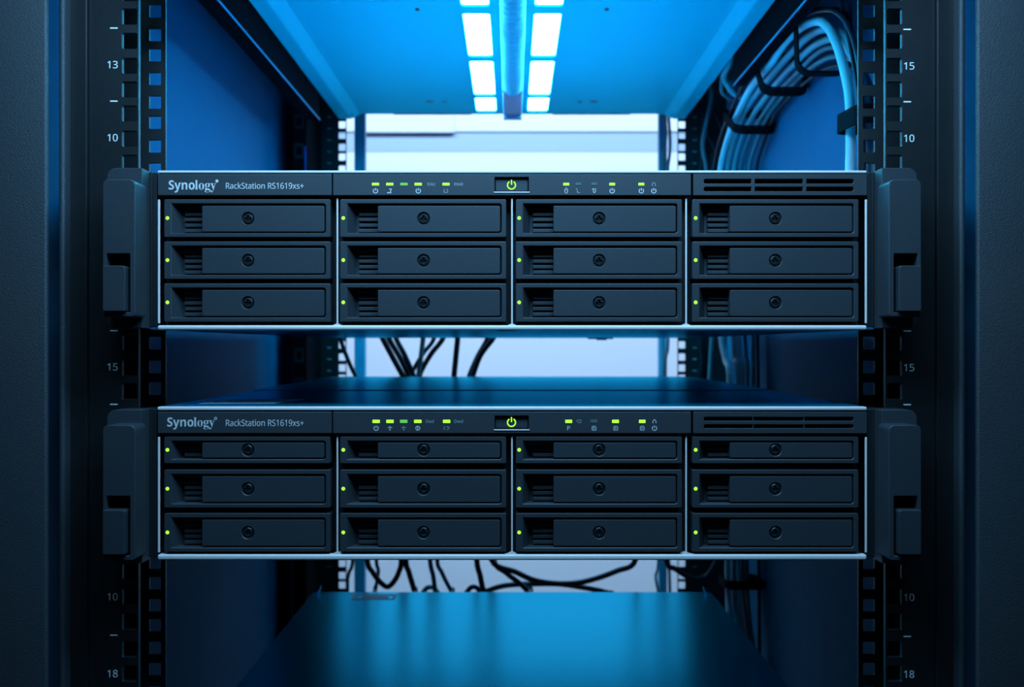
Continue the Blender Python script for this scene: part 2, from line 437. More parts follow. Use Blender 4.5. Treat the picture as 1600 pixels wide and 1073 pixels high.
# advance width and outlines (x, y, x, y ...) of every letter, in the order of FACES
OUTLINES = [
[209, [83, -3, 65, -2, 47, 0, 31, 5, 15, 11, 15, 58, 51, 45, 60, 42, 69, 40, 78, 39, 87, 39, 96, 39, 103, 40, 109, 43, 114, 46, 117, 50, 120, 54, 121, 59, 122, 64, 121, 71, 119, 76, 114, 81, 108, 86, 75, 103, 57, 113, 38, 127, 24, 147, 21, 153, 20, 160, 18, 167, 18, 175, 19, 190, 24, 204, 30, 215, 40, 225, 52, 233, 66, 239, 82, 242, 99, 243, 135, 239, 171, 226, 154, 187, 125, 197, 98, 201, 91, 200, 85, 199, 80, 197, 76, 194, 72, 190, 70, 186, 68, 182, 68, 177, 69, 171, 71, 165, 74, 161, 79, 156, 113, 138, 145, 120, 151, 115, 156, 110, 161, 104, 165, 98, 168, 91, 170, 84, 171, 76, 172, 66, 170, 51, 166, 38, 159, 26, 149, 16, 136, 7, 121, 1, 103, -2]],
[215, [37, -81, 22, -80, 11, -78, 11, -38, 20, -40, 31, -40, 39, -40, 45, -38, 51, -35, 56, -31, 61, -26, 64, -20, 67, -14, 70, -8, 73, 1, 0, 183, 55, 183, 89, 80, 93, 65, 95, 48, 96, 48, 99, 65, 103, 80, 137, 183, 191, 183, 113, -24, 108, -37, 101, -48, 93, -58, 83, -66, 73, -73, 62, -77, 50, -80]],
[245, [26, 0, 26, 183, 64, 183, 71, 160, 74, 160, 79, 166, 84, 172, 91, 177, 98, 180, 106, 183, 114, 185, 122, 186, 130, 187, 144, 186, 157, 183, 168, 178, 178, 171, 185, 162, 191, 150, 194, 136, 195, 120, 195, 0, 145, 0, 145, 107, 145, 116, 144, 124, 141, 131, 138, 137, 134, 141, 129, 144, 123, 146, 116, 147, 105, 146, 97, 143, 90, 138, 85, 131, 81, 122, 78, 112, 77, 100, 76, 86, 76, 0]],
[232, [103, -3, 91, -3, 79, -1, 68, 3, 58, 8, 48, 14, 40, 21, 33, 30, 27, 40, 22, 51, 18, 64, 16, 77, 15, 92, 17, 114, 21, 132, 29, 149, 39, 162, 52, 173, 67, 181, 85, 185, 104, 187, 117, 186, 129, 184, 140, 180, 150, 176, 159, 169, 168, 162, 175, 153, 181, 144, 186, 132, 190, 120, 192, 107, 193, 92, 191, 70, 187, 52, 179, 35, 169, 21, 156, 11, 140, 3, 123, -2], [104, 37, 113, 38, 121, 40, 128, 45, 133, 51, 137, 59, 139, 68, 141, 79, 142, 92, 141, 105, 139, 116, 137, 125, 133, 133, 128, 139, 121, 143, 113, 146, 104, 146, 95, 146, 87, 143, 80, 139, 75, 133, 71, 125, 68, 116, 67, 105, 66, 92, 67, 79, 68, 68, 71, 59, 75, 51, 80, 45, 87, 40, 95, 38]],
[124, [9, 0, 9, 8, 23, 13, 26, 28, 26, 199, 24, 215, 22, 217, 19, 218, 15, 219, 10, 220, 10, 228, 74, 228, 74, 28, 77, 13, 90, 8, 90, 0]],
[192, [84, -5, 74, -4, 63, -2, 54, 1, 45, 6, 37, 12, 30, 18, 24, 26, 19, 35, 15, 45, 12, 55, 10, 66, 9, 77, 10, 88, 12, 99, 15, 110, 19, 119, 24, 128, 30, 136, 37, 143, 45, 149, 54, 153, 63, 157, 73, 159, 84, 159, 95, 159, 105, 157, 114, 153, 123, 149, 131, 143, 138, 136, 144, 129, 149, 120, 153, 110, 156, 100, 158, 89, 158, 77, 158, 65, 156, 54, 153, 44, 149, 34, 144, 26, 138, 18, 131, 11, 123, 5, 114, 1, 105, -2, 95, -4], [84, 6, 91, 7, 96, 9, 101, 13, 104, 19, 109, 41, 110, 77, 109, 97, 108, 114, 106, 126, 104, 135, 100, 141, 96, 146, 91, 149, 84, 149, 78, 149, 72, 146, 67, 141, 64, 135, 62, 126, 60, 114, 59, 97, 58, 77, 60, 41, 64, 19, 68, 13, 72, 9, 78, 7]],
[188, [73, -70, 58, -70, 44, -68, 33, -65, 24, -61, 16, -56, 11, -50, 8, -44, 7, -37, 9, -30, 14, -23, 22, -17, 34, -13, 24, -7, 17, 0, 13, 7, 12, 15, 12, 21, 14, 27, 17, 32, 21, 37, 27, 42, 33, 46, 41, 51, 51, 55, 34, 64, 21, 75, 14, 89, 11, 106, 12, 114, 13, 121, 16, 128, 20, 134, 25, 139, 30, 144, 37, 149, 44, 152, 52, 155, 60, 157, 69, 159, 79, 159, 88, 159, 98, 157, 107, 155, 117, 152, 158, 152, 158, 134, 134, 134, 139, 127, 143, 119, 145, 110, 146, 102, 145, 95, 144, 88, 141, 81, 138, 76, 134, 70, 129, 65, 123, 61, 117, 58, 110, 55, 102, 53, 94, 52, 86, 51, 78, 52, 71, 52, 56, 47, 54, 45, 52, 42, 51, 39, 50, 36, 52, 31, 55, 27, 62, 25, 71, 25, 88, 25, 129, 20, 137, 18, 143, 15, 147, 11, 151, 6, 154, 1, 156, -5, 157, -11, 158, -18, 156, -30, 152, -40, 146, -49, 136, -56, 124, -62, 110, -67, 92, -69], [79, 62, 84, 63, 89, 65, 92, 68, 95, 73, 97, 79, 99, 86, 99, 95, 100, 105, 99, 116, 99, 125, 97, 132, 95, 138, 92, 143, 89, 146, 84, 148, 79, 148, 73, 148, 69, 146, 65, 143, 62, 138, 60, 132, 58, 125, 57, 116, 57, 105, 57, 95, 58, 86, 60, 79, 62, 73, 65, 68, 69, 65, 73, 63], [80, -58, 103, -57, 119, -52, 128, -44, 132, -33, 131, -29, 130, -25, 128, -23, 125, -21, 102, -17, 48, -17, 43, -21, 40, -26, 37, -31, 37, -36, 37, -41, 39, -45, 43, -48, 47, -52, 53, -55, 61, -56, 70, -58]],
[174, [26, -70, 20, -70, 15, -68, 10, -66, 5, -62, 1, -58, -1, -53, -3, -48, -3, -42, -3, -38, -2, -34, 0, -30, 2, -27, 5, -24, 9, -21, 13, -20, 18, -20, 32, -25, 34, -27, 36, -30, 37, -34, 37, -38, 37, -41, 37, -44, 37, -46, 38, -48, 40, -49, 43, -49, 46, -49, 49, -46, 53, -42, 57, -37, 65, -22, 70, -2, 18, 125, 12, 138, 8, 144, -2, 147, -2, 147, -2, 155, 81, 155, 81, 147, 68, 145, 64, 137, 65, 133, 66, 128, 93, 59, 115, 121, 118, 130, 119, 137, 115, 145, 101, 147, 101, 155, 150, 155, 150, 147, 146, 146, 143, 145, 141, 143, 139, 140, 130, 121, 81, -12, 65, -48, 61, -54, 56, -59, 52, -62, 48, -65]],
[233, [33, 0, 33, 240, 99, 240, 120, 239, 138, 236, 153, 230, 165, 223, 174, 213, 181, 202, 185, 188, 186, 172, 186, 162, 184, 154, 182, 146, 179, 140, 175, 134, 171, 128, 166, 123, 161, 119, 138, 107, 204, 0, 169, 0, 110, 99, 63, 99, 63, 0], [63, 125, 99, 125, 112, 125, 124, 127, 134, 131, 141, 136, 147, 143, 151, 150, 154, 160, 155, 170, 154, 181, 151, 190, 147, 198, 141, 204, 133, 208, 123, 211, 111, 213, 97, 214, 63, 214]],
[213, [72, -3, 60, -3, 50, 0, 40, 4, 32, 10, 25, 17, 19, 26, 16, 37, 15, 50, 17, 63, 21, 74, 27, 83, 37, 92, 49, 98, 63, 103, 81, 106, 102, 107, 132, 108, 132, 119, 132, 130, 130, 138, 127, 145, 123, 150, 117, 154, 111, 157, 103, 159, 95, 159, 68, 155, 44, 145, 35, 168, 63, 178, 97, 183, 112, 182, 125, 179, 136, 175, 145, 169, 152, 160, 157, 150, 160, 137, 161, 123, 161, 0, 140, 0, 134, 26, 133, 26, 127, 19, 121, 13, 114, 8, 108, 4, 101, 1, 93, -2, 83, -3], [79, 20, 90, 21, 100, 24, 109, 28, 117, 33, 123, 40, 128, 49, 131, 60, 132, 72, 132, 88, 105, 87, 90, 86, 77, 84, 67, 80, 59, 76, 53, 71, 49, 65, 47, 58, 46, 50, 47, 43, 48, 37, 51, 32, 55, 28, 60, 24, 66, 22, 72, 21]],
[185, [101, -3, 89, -3, 78, -1, 68, 2, 58, 6, 49, 12, 42, 19, 35, 27, 29, 37, 24, 48, 21, 60, 19, 74, 18, 89, 19, 105, 21, 119, 25, 132, 30, 143, 36, 153, 43, 161, 51, 168, 60, 174, 69, 178, 80, 181, 91, 183, 103, 183, 129, 180, 150, 174, 141, 149, 122, 155, 102, 157, 79, 153, 62, 140, 52, 119, 49, 89, 50, 74, 52, 61, 56, 49, 62, 39, 69, 32, 78, 26, 88, 23, 100, 22, 126, 25, 147, 33, 147, 6, 127, -1]],
[203, [29, 0, 29, 255, 58, 255, 58, 122, 57, 109, 56, 93, 58, 93, 64, 100, 72, 111, 79, 119, 137, 180, 171, 180, 98, 103, 176, 0, 141, 0, 78, 84, 58, 66, 58, 0]],
[209, [83, -3, 46, 0, 17, 8, 17, 37, 47, 27, 84, 23, 97, 23, 108, 25, 117, 29, 125, 33, 131, 39, 135, 46, 137, 53, 138, 61, 133, 81, 116, 96, 82, 111, 68, 117, 55, 123, 45, 130, 36, 138, 29, 147, 24, 157, 21, 169, 20, 182, 21, 191, 23, 200, 26, 208, 30, 215, 35, 221, 42, 227, 49, 232, 57, 236, 66, 239, 76, 241, 86, 243, 97, 243, 133, 239, 163, 230, 153, 204, 126, 213, 96, 217, 85, 216, 76, 214, 69, 211, 62, 207, 57, 202, 54, 196, 51, 189, 51, 182, 56, 162, 72, 147, 103, 133, 139, 117, 146, 112, 152, 107, 157, 101, 161, 95, 164, 89, 167, 81, 168, 73, 169, 64, 167, 49, 163, 36, 156, 24, 145, 14, 133, 7, 118, 1, 102, -2]],
[145, [84, -3, 58, 2, 52, 4, 47, 8, 42, 13, 38, 18, 35, 25, 33, 33, 31, 42, 31, 52, 31, 157, 5, 157, 5, 171, 31, 183, 43, 221, 60, 221, 60, 180, 112, 180, 112, 157, 60, 157, 60, 53, 61, 45, 62, 39, 65, 33, 68, 29, 73, 25, 77, 23, 83, 21, 89, 21, 102, 22, 114, 25, 114, 2, 100, -2]],
[111, [44, 210, 31, 215, 29, 217, 27, 220, 27, 224, 26, 229, 27, 233, 27, 237, 29, 240, 31, 243, 44, 247, 56, 243, 58, 240, 59, 237, 60, 233, 61, 229, 60, 224, 59, 220, 58, 217, 56, 215], [29, 0, 29, 180, 58, 180, 58, 0]],
[227, [101, -3, 89, -3, 79, -1, 68, 3, 59, 8, 50, 14, 42, 21, 35, 30, 29, 39, 25, 51, 21, 63, 19, 76, 18, 90, 20, 111, 24, 130, 31, 146, 41, 159, 53, 170, 67, 177, 84, 182, 102, 183, 114, 183, 125, 181, 136, 177, 145, 172, 154, 166, 162, 159, 169, 151, 174, 141, 179, 130, 182, 118, 184, 105, 185, 90, 184, 69, 179, 51, 172, 35, 162, 21, 150, 10, 136, 3, 119, -2], [102, 21, 114, 22, 125, 26, 134, 32, 142, 40, 147, 50, 151, 62, 154, 75, 154, 90, 154, 105, 151, 119, 147, 130, 142, 140, 134, 148, 125, 154, 114, 157, 101, 158, 89, 157, 78, 154, 69, 148, 61, 140, 56, 130, 52, 119, 50, 105, 49, 90, 50, 75, 52, 62, 56, 50, 62, 40, 69, 32, 78, 26, 89, 22]],
[232, [29, 0, 29, 180, 52, 180, 57, 155, 58, 155, 63, 162, 69, 168, 75, 173, 83, 176, 90, 179, 98, 182, 107, 183, 115, 183, 130, 182, 143, 179, 155, 175, 164, 168, 171, 159, 176, 147, 179, 133, 180, 117, 180, 0, 151, 0, 151, 115, 149, 134, 141, 148, 128, 156, 111, 158, 97, 157, 86, 154, 76, 149, 70, 142, 65, 132, 61, 121, 59, 108, 58, 93, 58, 0]],
[216, [90, 0, 90, 168, 91, 191, 92, 209, 82, 200, 71, 190, 45, 170, 30, 189, 95, 240, 119, 240, 119, 0]],
[216, [100, -3, 89, -3, 78, -1, 68, 3, 59, 8, 50, 15, 42, 22, 35, 32, 29, 43, 25, 56, 21, 70, 19, 85, 18, 102, 23, 153, 26, 166, 29, 177, 34, 188, 39, 199, 46, 208, 54, 217, 63, 224, 73, 231, 84, 236, 97, 240, 112, 242, 128, 243, 144, 242, 158, 240, 158, 215, 144, 218, 129, 219, 118, 218, 108, 217, 99, 215, 90, 211, 83, 207, 77, 202, 71, 196, 66, 190, 62, 183, 58, 176, 55, 168, 53, 159, 48, 122, 50, 122, 54, 128, 59, 133, 65, 138, 72, 142, 79, 145, 87, 148, 97, 150, 107, 150, 122, 149, 135, 145, 147, 139, 157, 131, 166, 121, 172, 108, 175, 94, 176, 77, 175, 59, 171, 44, 165, 30, 156, 18, 144, 9, 131, 2, 117, -2], [100, 21, 110, 22, 119, 25, 127, 29, 134, 35, 140, 43, 144, 52, 146, 64, 147, 77, 146, 88, 144, 98, 141, 106, 135, 113, 129, 119, 121, 124, 112, 126, 101, 127, 93, 127, 86, 125, 79, 123, 73, 120, 68, 117, 63, 113, 59, 109, 55, 104, 52, 99, 50, 94, 49, 88, 48, 83, 54, 54, 57, 47, 61, 41, 66, 36, 71, 31, 77, 27, 84, 24, 92, 22]],
[216, [64, -3, 49, -3, 34, 0, 34, 25, 64, 21, 75, 21, 85, 23, 94, 25, 103, 29, 110, 33, 116, 38, 122, 43, 127, 50, 131, 56, 135, 64, 138, 72, 140, 80, 145, 118, 143, 118, 139, 112, 134, 107, 128, 102, 121, 98, 114, 94, 105, 92, 96, 90, 86, 90, 71, 91, 58, 94, 46, 100, 36, 109, 27, 119, 22, 132, 18, 146, 17, 162, 17, 174, 19, 186, 22, 196, 26, 206, 32, 214, 38, 222, 45, 228, 53, 233, 62, 238, 72, 241, 82, 243, 93, 243, 104, 242, 115, 240, 125, 237, 135, 232, 143, 225, 151, 217, 158, 208, 164, 197, 169, 184, 172, 170, 174, 155, 175, 137, 170, 86, 167, 74, 164, 63, 159, 52, 154, 41, 147, 31, 139, 23, 130, 15, 120, 9, 108, 3, 95, 0, 81, -3], [92, 113, 100, 113, 107, 114, 114, 117, 120, 119, 125, 123, 130, 127, 135, 131, 138, 136, 141, 141, 143, 146, 144, 151, 145, 157, 139, 185, 136, 192, 132, 198, 127, 204, 122, 209, 116, 213, 109, 216, 102, 218, 93, 218, 83, 217, 74, 215, 66, 211, 59, 204, 53, 197, 49, 187, 47, 176, 46, 163, 47, 152, 49, 142, 52, 133, 57, 126, 64, 120, 72, 116, 81, 114]],
[202, [6, 0, 71, 92, 9, 180, 43, 180, 89, 112, 135, 180, 168, 180, 106, 92, 172, 0, 138, 0, 89, 72, 39, 0]],
[185, [74, -3, 41, 0, 17, 8, 17, 35, 43, 25, 75, 20, 85, 21, 94, 22, 101, 25, 107, 28, 112, 32, 115, 36, 117, 41, 117, 47, 113, 59, 100, 70, 73, 82, 43, 95, 24, 111, 21, 117, 19, 122, 18, 129, 17, 136, 18, 146, 22, 156, 28, 164, 36, 171, 46, 176, 57, 180, 70, 183, 85, 183, 115, 180, 142, 171, 132, 148, 108, 156, 83, 159, 74, 159, 67, 158, 60, 156, 55, 153, 51, 150, 48, 146, 46, 142, 45, 137, 50, 125, 64, 115, 92, 103, 121, 90, 139, 74, 142, 69, 144, 63, 145, 57, 146, 50, 145, 37, 141, 27, 135, 18, 126, 10, 116, 4, 103, 0, 89, -3]],
[216, [84, 37, 84, 106, 17, 106, 17, 130, 84, 130, 84, 200, 108, 200, 108, 130, 175, 130, 175, 106, 108, 106, 108, 37]],
[216, [96, -3, 77, -1, 60, 5, 47, 15, 36, 29, 27, 47, 21, 68, 18, 93, 16, 120, 17, 139, 18, 156, 21, 172, 24, 187, 29, 200, 35, 211, 42, 221, 50, 229, 59, 235, 70, 240, 82, 243, 96, 243, 115, 241, 131, 235, 145, 225, 156, 211, 164, 193, 171, 172, 174, 148, 176, 120, 175, 102, 174, 84, 171, 68, 168, 54, 163, 41, 157, 29, 150, 20, 142, 11, 133, 5, 122, 0, 109, -2], [96, 22, 108, 23, 119, 28, 127, 36, 134, 46, 139, 60, 143, 77, 145, 97, 146, 120, 145, 143, 143, 163, 139, 180, 134, 194, 127, 204, 119, 212, 108, 217, 96, 218, 83, 217, 72, 212, 64, 204, 57, 194, 52, 180, 49, 163, 47, 143, 46, 120, 47, 97, 49, 77, 52, 60, 57, 46, 64, 36, 72, 28, 83, 23]],
[216, [81, -3, 46, -1, 15, 10, 15, 37, 48, 26, 81, 21, 96, 22, 109, 25, 120, 29, 128, 34, 134, 41, 138, 49, 141, 58, 142, 69, 141, 79, 138, 88, 132, 96, 124, 101, 115, 106, 103, 109, 90, 111, 75, 111, 52, 111, 52, 136, 75, 136, 89, 137, 101, 139, 112, 143, 120, 149, 127, 155, 132, 163, 134, 172, 135, 182, 135, 190, 132, 197, 129, 203, 124, 209, 117, 213, 110, 216, 101, 218, 92, 218, 82, 218, 74, 217, 66, 215, 58, 213, 31, 198, 16, 218, 48, 236, 58, 239, 68, 241, 80, 243, 91, 243, 109, 242, 124, 239, 137, 234, 147, 226, 155, 217, 161, 207, 164, 196, 166, 184, 165, 172, 162, 162, 158, 153, 152, 145, 145, 139, 136, 133, 127, 129, 116, 126, 116, 125, 129, 123, 141, 119, 151, 113, 159, 107, 165, 99, 169, 90, 172, 80, 173, 68, 172, 58, 171, 48, 167, 39, 163, 31, 158, 23, 151, 17, 143, 11, 133, 6, 122, 2, 110, -1, 96, -3]],
[216, [83, -3, 49, 0, 21, 10, 21, 38, 51, 26, 84, 22, 96, 23, 108, 25, 118, 29, 126, 34, 134, 42, 139, 50, 142, 61, 143, 74, 142, 85, 139, 94, 135, 103, 128, 110, 120, 115, 110, 119, 97, 121, 83, 122, 61, 121, 42, 117, 27, 127, 36, 240, 156, 240, 156, 213, 61, 213, 55, 143, 71, 146, 92, 147, 110, 146, 126, 142, 139, 137, 151, 129, 161, 118, 167, 106, 172, 92, 173, 77, 171, 59, 167, 43, 160, 30, 149, 18, 136, 9, 121, 2, 103, -2]],
[216, [97, -3, 79, -2, 63, 1, 49, 6, 37, 14, 28, 23, 22, 34, 18, 47, 16, 61, 17, 69, 18, 76, 20, 83, 23, 90, 42, 110, 66, 125, 58, 131, 50, 136, 43, 143, 36, 150, 31, 157, 27, 166, 25, 175, 24, 186, 25, 195, 27, 203, 29, 210, 34, 217, 39, 223, 45, 228, 51, 233, 59, 236, 67, 239, 76, 241, 86, 243, 96, 243, 111, 242, 124, 239, 137, 235, 147, 228, 156, 220, 163, 210, 166, 199, 168, 186, 167, 179, 166, 172, 164, 166, 161, 161, 145, 142, 122, 127, 149, 111, 168, 90, 171, 84, 173, 77, 175, 70, 175, 62, 174, 48, 170, 35, 163, 24, 154, 14, 142, 7, 129, 1, 114, -2], [97, 138, 126, 156, 132, 162, 135, 168, 138, 176, 138, 185, 138, 193, 135, 200, 132, 205, 127, 210, 120, 214, 113, 217, 105, 219, 95, 219, 87, 219, 79, 217, 71, 214, 65, 210, 60, 205, 56, 200, 54, 193, 53, 185, 53, 179, 55, 173, 56, 168, 59, 164, 75, 150], [96, 20, 108, 21, 118, 23, 126, 27, 133, 32, 139, 38, 143, 45, 146, 53, 146, 62, 146, 70, 143, 78, 139, 85, 133, 91, 125, 96, 117, 102, 107, 107, 96, 111, 91, 113, 80, 108, 71, 103, 63, 97, 57, 92, 52, 85, 48, 78, 46, 70, 45, 61, 46, 52, 48, 45, 52, 38, 58, 32, 65, 27, 74, 23, 84, 21]],
[138, [13, 0, 13, 17, 42, 24, 42, 216, 13, 222, 13, 240, 100, 240, 100, 222, 72, 216, 72, 24, 100, 17, 100, 0]],
[270, [122, -3, 101, -2, 82, 3, 67, 10, 54, 21, 43, 34, 36, 49, 32, 66, 30, 85, 30, 240, 60, 240, 60, 84, 61, 70, 64, 58, 69, 48, 76, 39, 85, 32, 96, 27, 108, 24, 123, 23, 138, 24, 151, 27, 162, 33, 170, 40, 177, 49, 181, 60, 184, 72, 185, 85, 185, 240, 215, 240, 215, 85, 214, 73, 212, 61, 209, 50, 205, 40, 199, 30, 192, 22, 184, 15, 174, 8, 163, 3, 151, 0, 137, -3]],
[279, [33, 0, 33, 240, 67, 240, 195, 41, 197, 41, 196, 57, 195, 81, 194, 104, 194, 240, 223, 240, 223, 0, 187, 0, 59, 199, 58, 199, 59, 170, 60, 134, 60, 0]],
[239, [0, 0, 94, 241, 121, 241, 214, 0, 183, 0, 154, 74, 59, 74, 31, 0], [69, 101, 145, 101, 118, 174, 115, 183, 110, 198, 107, 210, 101, 189, 96, 174]],
[242, [33, 0, 33, 240, 101, 240, 122, 239, 141, 236, 156, 232, 169, 226, 179, 219, 186, 208, 191, 196, 192, 180, 191, 170, 189, 161, 185, 153, 180, 145, 174, 139, 166, 134, 157, 130, 146, 127, 146, 126, 174, 117, 180, 113, 185, 109, 189, 104, 193, 99, 196, 92, 198, 85, 200, 77, 200, 68, 199, 53, 195, 39, 188, 28, 178, 18, 166, 10, 151, 4, 135, 1, 117, 0], [63, 138, 107, 138, 121, 138, 133, 140, 143, 143, 149, 148, 154, 153, 158, 160, 160, 168, 161, 177, 160, 186, 157, 194, 153, 200, 147, 205, 139, 209, 129, 212, 117, 213, 102, 214, 63, 214], [63, 26, 111, 26, 126, 26, 138, 29, 148, 33, 155, 38, 161, 45, 165, 52, 167, 61, 168, 71, 167, 79, 165, 88, 161, 95, 155, 101, 147, 106, 137, 110, 124, 112, 109, 112, 63, 112]],
[269, [33, 0, 33, 240, 106, 240, 124, 239, 140, 236, 155, 232, 169, 226, 182, 219, 193, 210, 202, 199, 210, 187, 217, 173, 221, 158, 224, 141, 225, 122, 223, 94, 216, 69, 206, 48, 192, 31, 173, 17, 152, 8, 127, 2, 99, 0], [63, 26, 95, 26, 138, 32, 168, 50, 187, 79, 193, 121, 191, 144, 187, 163, 179, 179, 169, 192, 156, 201, 140, 208, 123, 213, 102, 214, 63, 214]],
[227, [33, 0, 33, 240, 96, 240, 118, 239, 137, 235, 152, 229, 165, 221, 174, 211, 181, 199, 185, 185, 186, 169, 185, 159, 184, 150, 181, 141, 177, 132, 172, 124, 165, 116, 157, 110, 147, 104, 136, 99, 123, 96, 107, 94, 90, 93, 63, 93, 63, 0], [63, 119, 87, 119, 103, 120, 117, 122, 129, 125, 138, 130, 145, 137, 151, 145, 154, 156, 155, 168, 154, 179, 151, 188, 146, 196, 140, 202, 132, 207, 121, 211, 108, 213, 93, 214, 63, 214]],
[288, [53, 0, 4, 180, 34, 180, 59, 84, 66, 55, 71, 31, 72, 31, 75, 45, 80, 62, 84, 79, 116, 180, 148, 180, 179, 79, 187, 54, 191, 31, 193, 31, 197, 54, 205, 84, 230, 180, 260, 180, 210, 0, 176, 0, 145, 102, 137, 129, 132, 149, 131, 149, 127, 129, 119, 101, 87, 0]],
[214, [105, -3, 93, -3, 81, -1, 70, 2, 60, 7, 51, 13, 42, 20, 35, 28, 29, 38, 25, 49, 21, 61, 19, 74, 18, 89, 19, 103, 21, 116, 24, 128, 28, 139, 34, 149, 40, 158, 48, 166, 56, 172, 66, 177, 76, 180, 86, 183, 98, 183, 109, 183, 120, 181, 129, 178, 138, 173, 146, 168, 153, 161, 158, 154, 163, 145, 167, 135, 170, 125, 172, 114, 172, 102, 172, 84, 49, 84, 50, 70, 53, 57, 58, 47, 65, 38, 73, 31, 83, 26, 94, 23, 106, 22, 137, 25, 164, 34, 164, 8, 137, -1], [50, 108, 141, 108, 141, 119, 139, 128, 135, 137, 131, 145, 125, 151, 117, 156, 108, 158, 98, 159, 88, 158, 79, 156, 71, 152, 64, 146, 59, 138, 55, 129, 51, 119]],
[231, [92, -3, 76, -2, 62, 2, 50, 10, 39, 20, 30, 33, 24, 49, 20, 68, 18, 90, 20, 111, 24, 130, 30, 146, 39, 160, 50, 170, 62, 177, 77, 182, 93, 183, 103, 183, 112, 181, 120, 179, 127, 176, 148, 157, 150, 157, 149, 170, 148, 183, 148, 255, 178, 255, 178, 0, 154, 0, 150, 24, 148, 24, 144, 19, 139, 14, 133, 9, 127, 5, 120, 1, 112, -1, 102, -3], [97, 21, 110, 22, 121, 25, 130, 30, 137, 37, 142, 46, 146, 56, 148, 69, 149, 84, 149, 89, 148, 105, 146, 119, 143, 131, 138, 141, 131, 149, 122, 154, 110, 158, 97, 159, 86, 158, 76, 154, 68, 148, 61, 140, 56, 130, 52, 118, 50, 104, 49, 89, 50, 74, 52, 60, 56, 49, 61, 39, 68, 31, 76, 26, 86, 22]],
[216, [16, 0, 16, 25, 79, 88, 109, 120, 128, 148, 131, 155, 133, 162, 134, 170, 135, 178, 134, 187, 132, 195, 128, 202, 123, 208, 117, 212, 109, 215, 101, 217, 92, 218, 84, 218, 76, 216, 69, 215, 62, 212, 35, 195, 19, 215, 51, 235, 61, 238, 71, 241, 81, 243, 92, 243, 108, 242, 122, 239, 135, 234, 145, 226, 154, 217, 160, 206, 164, 193, 165, 179, 164, 170, 163, 161, 161, 153, 157, 144, 136, 112, 103, 78, 53, 28, 53, 27, 175, 27, 175, 0]]
]
GLYPHS = {}
for face, letters in FACES:
    for ch in letters:
        if face + ch not in GLYPHS:
            row = OUTLINES[len(GLYPHS)]
            GLYPHS[face + ch] = {'a': row[0], 's': [[(lp[i], lp[i + 1]) for i in range(0, len(lp), 2)] for lp in row[1:]]}
CAP = 241.0

def text_loops(runs, x0, x1, base, cap):
    """runs: [(string, face)]; outlines fitted between x0 and x1 on the baseline"""
    pen = 0
    raw = []
    for s, face in runs:
        for ch in s:
            if ch == ' ':
                pen += 88
                continue
            g = GLYPHS[face + ch]
            for sp in g['s']:
                raw.append([(pen + p[0], p[1]) for p in sp])
            pen += g['a'] - 26
    mn = min(p[0] for lp in raw for p in lp)
    mx = max(p[0] for lp in raw for p in lp)
    kx = (x1 - x0) / (mx - mn)
    kz = cap / CAP
    return [[(x0 + (p[0] - mn) * kx, base + p[1] * kz) for p in lp] for lp in raw]

def thin(loops, d):
    big = max(loops, key=lambda lp: (max(p[0] for p in lp) - min(p[0] for p in lp)) * (max(p[1] for p in lp) - min(p[1] for p in lp)))
    def area2(lp):
        return sum(a[0] * b[1] - b[0] * a[1] for a, b in zip(lp, lp[1:] + lp[:1]))
    sg = 1.0 if area2(big) > 0 else -1.0
    out = []
    for lp in loops:
        N = len(lp)
        q = []
        for i in range(N):
            a, c = lp[i - 1], lp[(i + 1) % N]
            tx, tz = c[0] - a[0], c[1] - a[1]
            L = math.hypot(tx, tz) or 1e-6
            q.append((lp[i][0] - sg * tz / L * d, lp[i][1] + sg * tx / L * d))
        out.append(q)
    return out

# ================================================================== the room
def room():
    m = MB(); m.box(-4200, 4200, -4300, 5200, -3200, -3072); structure(m.build('floor', M['floor']))
    m = MB(); m.box(-4200, 4200, -4300, 5200, 3500, 3620); structure(m.build('ceiling', M['ceil_paint']))
    m = MB(); m.box(-4200, 4200, 4900, 5100, -3072, 3500); structure(m.build('wall_back', M['wall']))
    m = MB(); m.box(-4400, -4200, -4300, 5200, -3072, 3500); structure(m.build('wall_left', M['wall_dark']))
    m = MB(); m.box(4200, 4400, -4300, 5200, -3072, 3500); structure(m.build('wall_right', M['wall_dark']))
    m = MB(); m.box(-4200, 4200, -4500, -4300, -3072, 3500); structure(m.build('wall_front', M['wall_dark']))
    # deep ledge running along the wall behind the rack
    m = MB(); m.box(-2600, 2600, 4884, 4900, 1440, 1800, 3); structure(m.build('trim_1', M['wall']))
    m = MB(); m.box(-2600, 2600, 4897, 4900, 1305, 1440, 1); structure(m.build('shade_strip', M['band']))  # strip painted darker as the shade below the ledge
    # white trunking box on that ledge
    m = MB(); m.box(-1015, -385, 4860, 4884, 1428, 1720, 6)
    tag(m.build('trunking_box', M['wall']), 'white wall trunking box on the bright back wall, upper left behind the rack', 'box')
room()

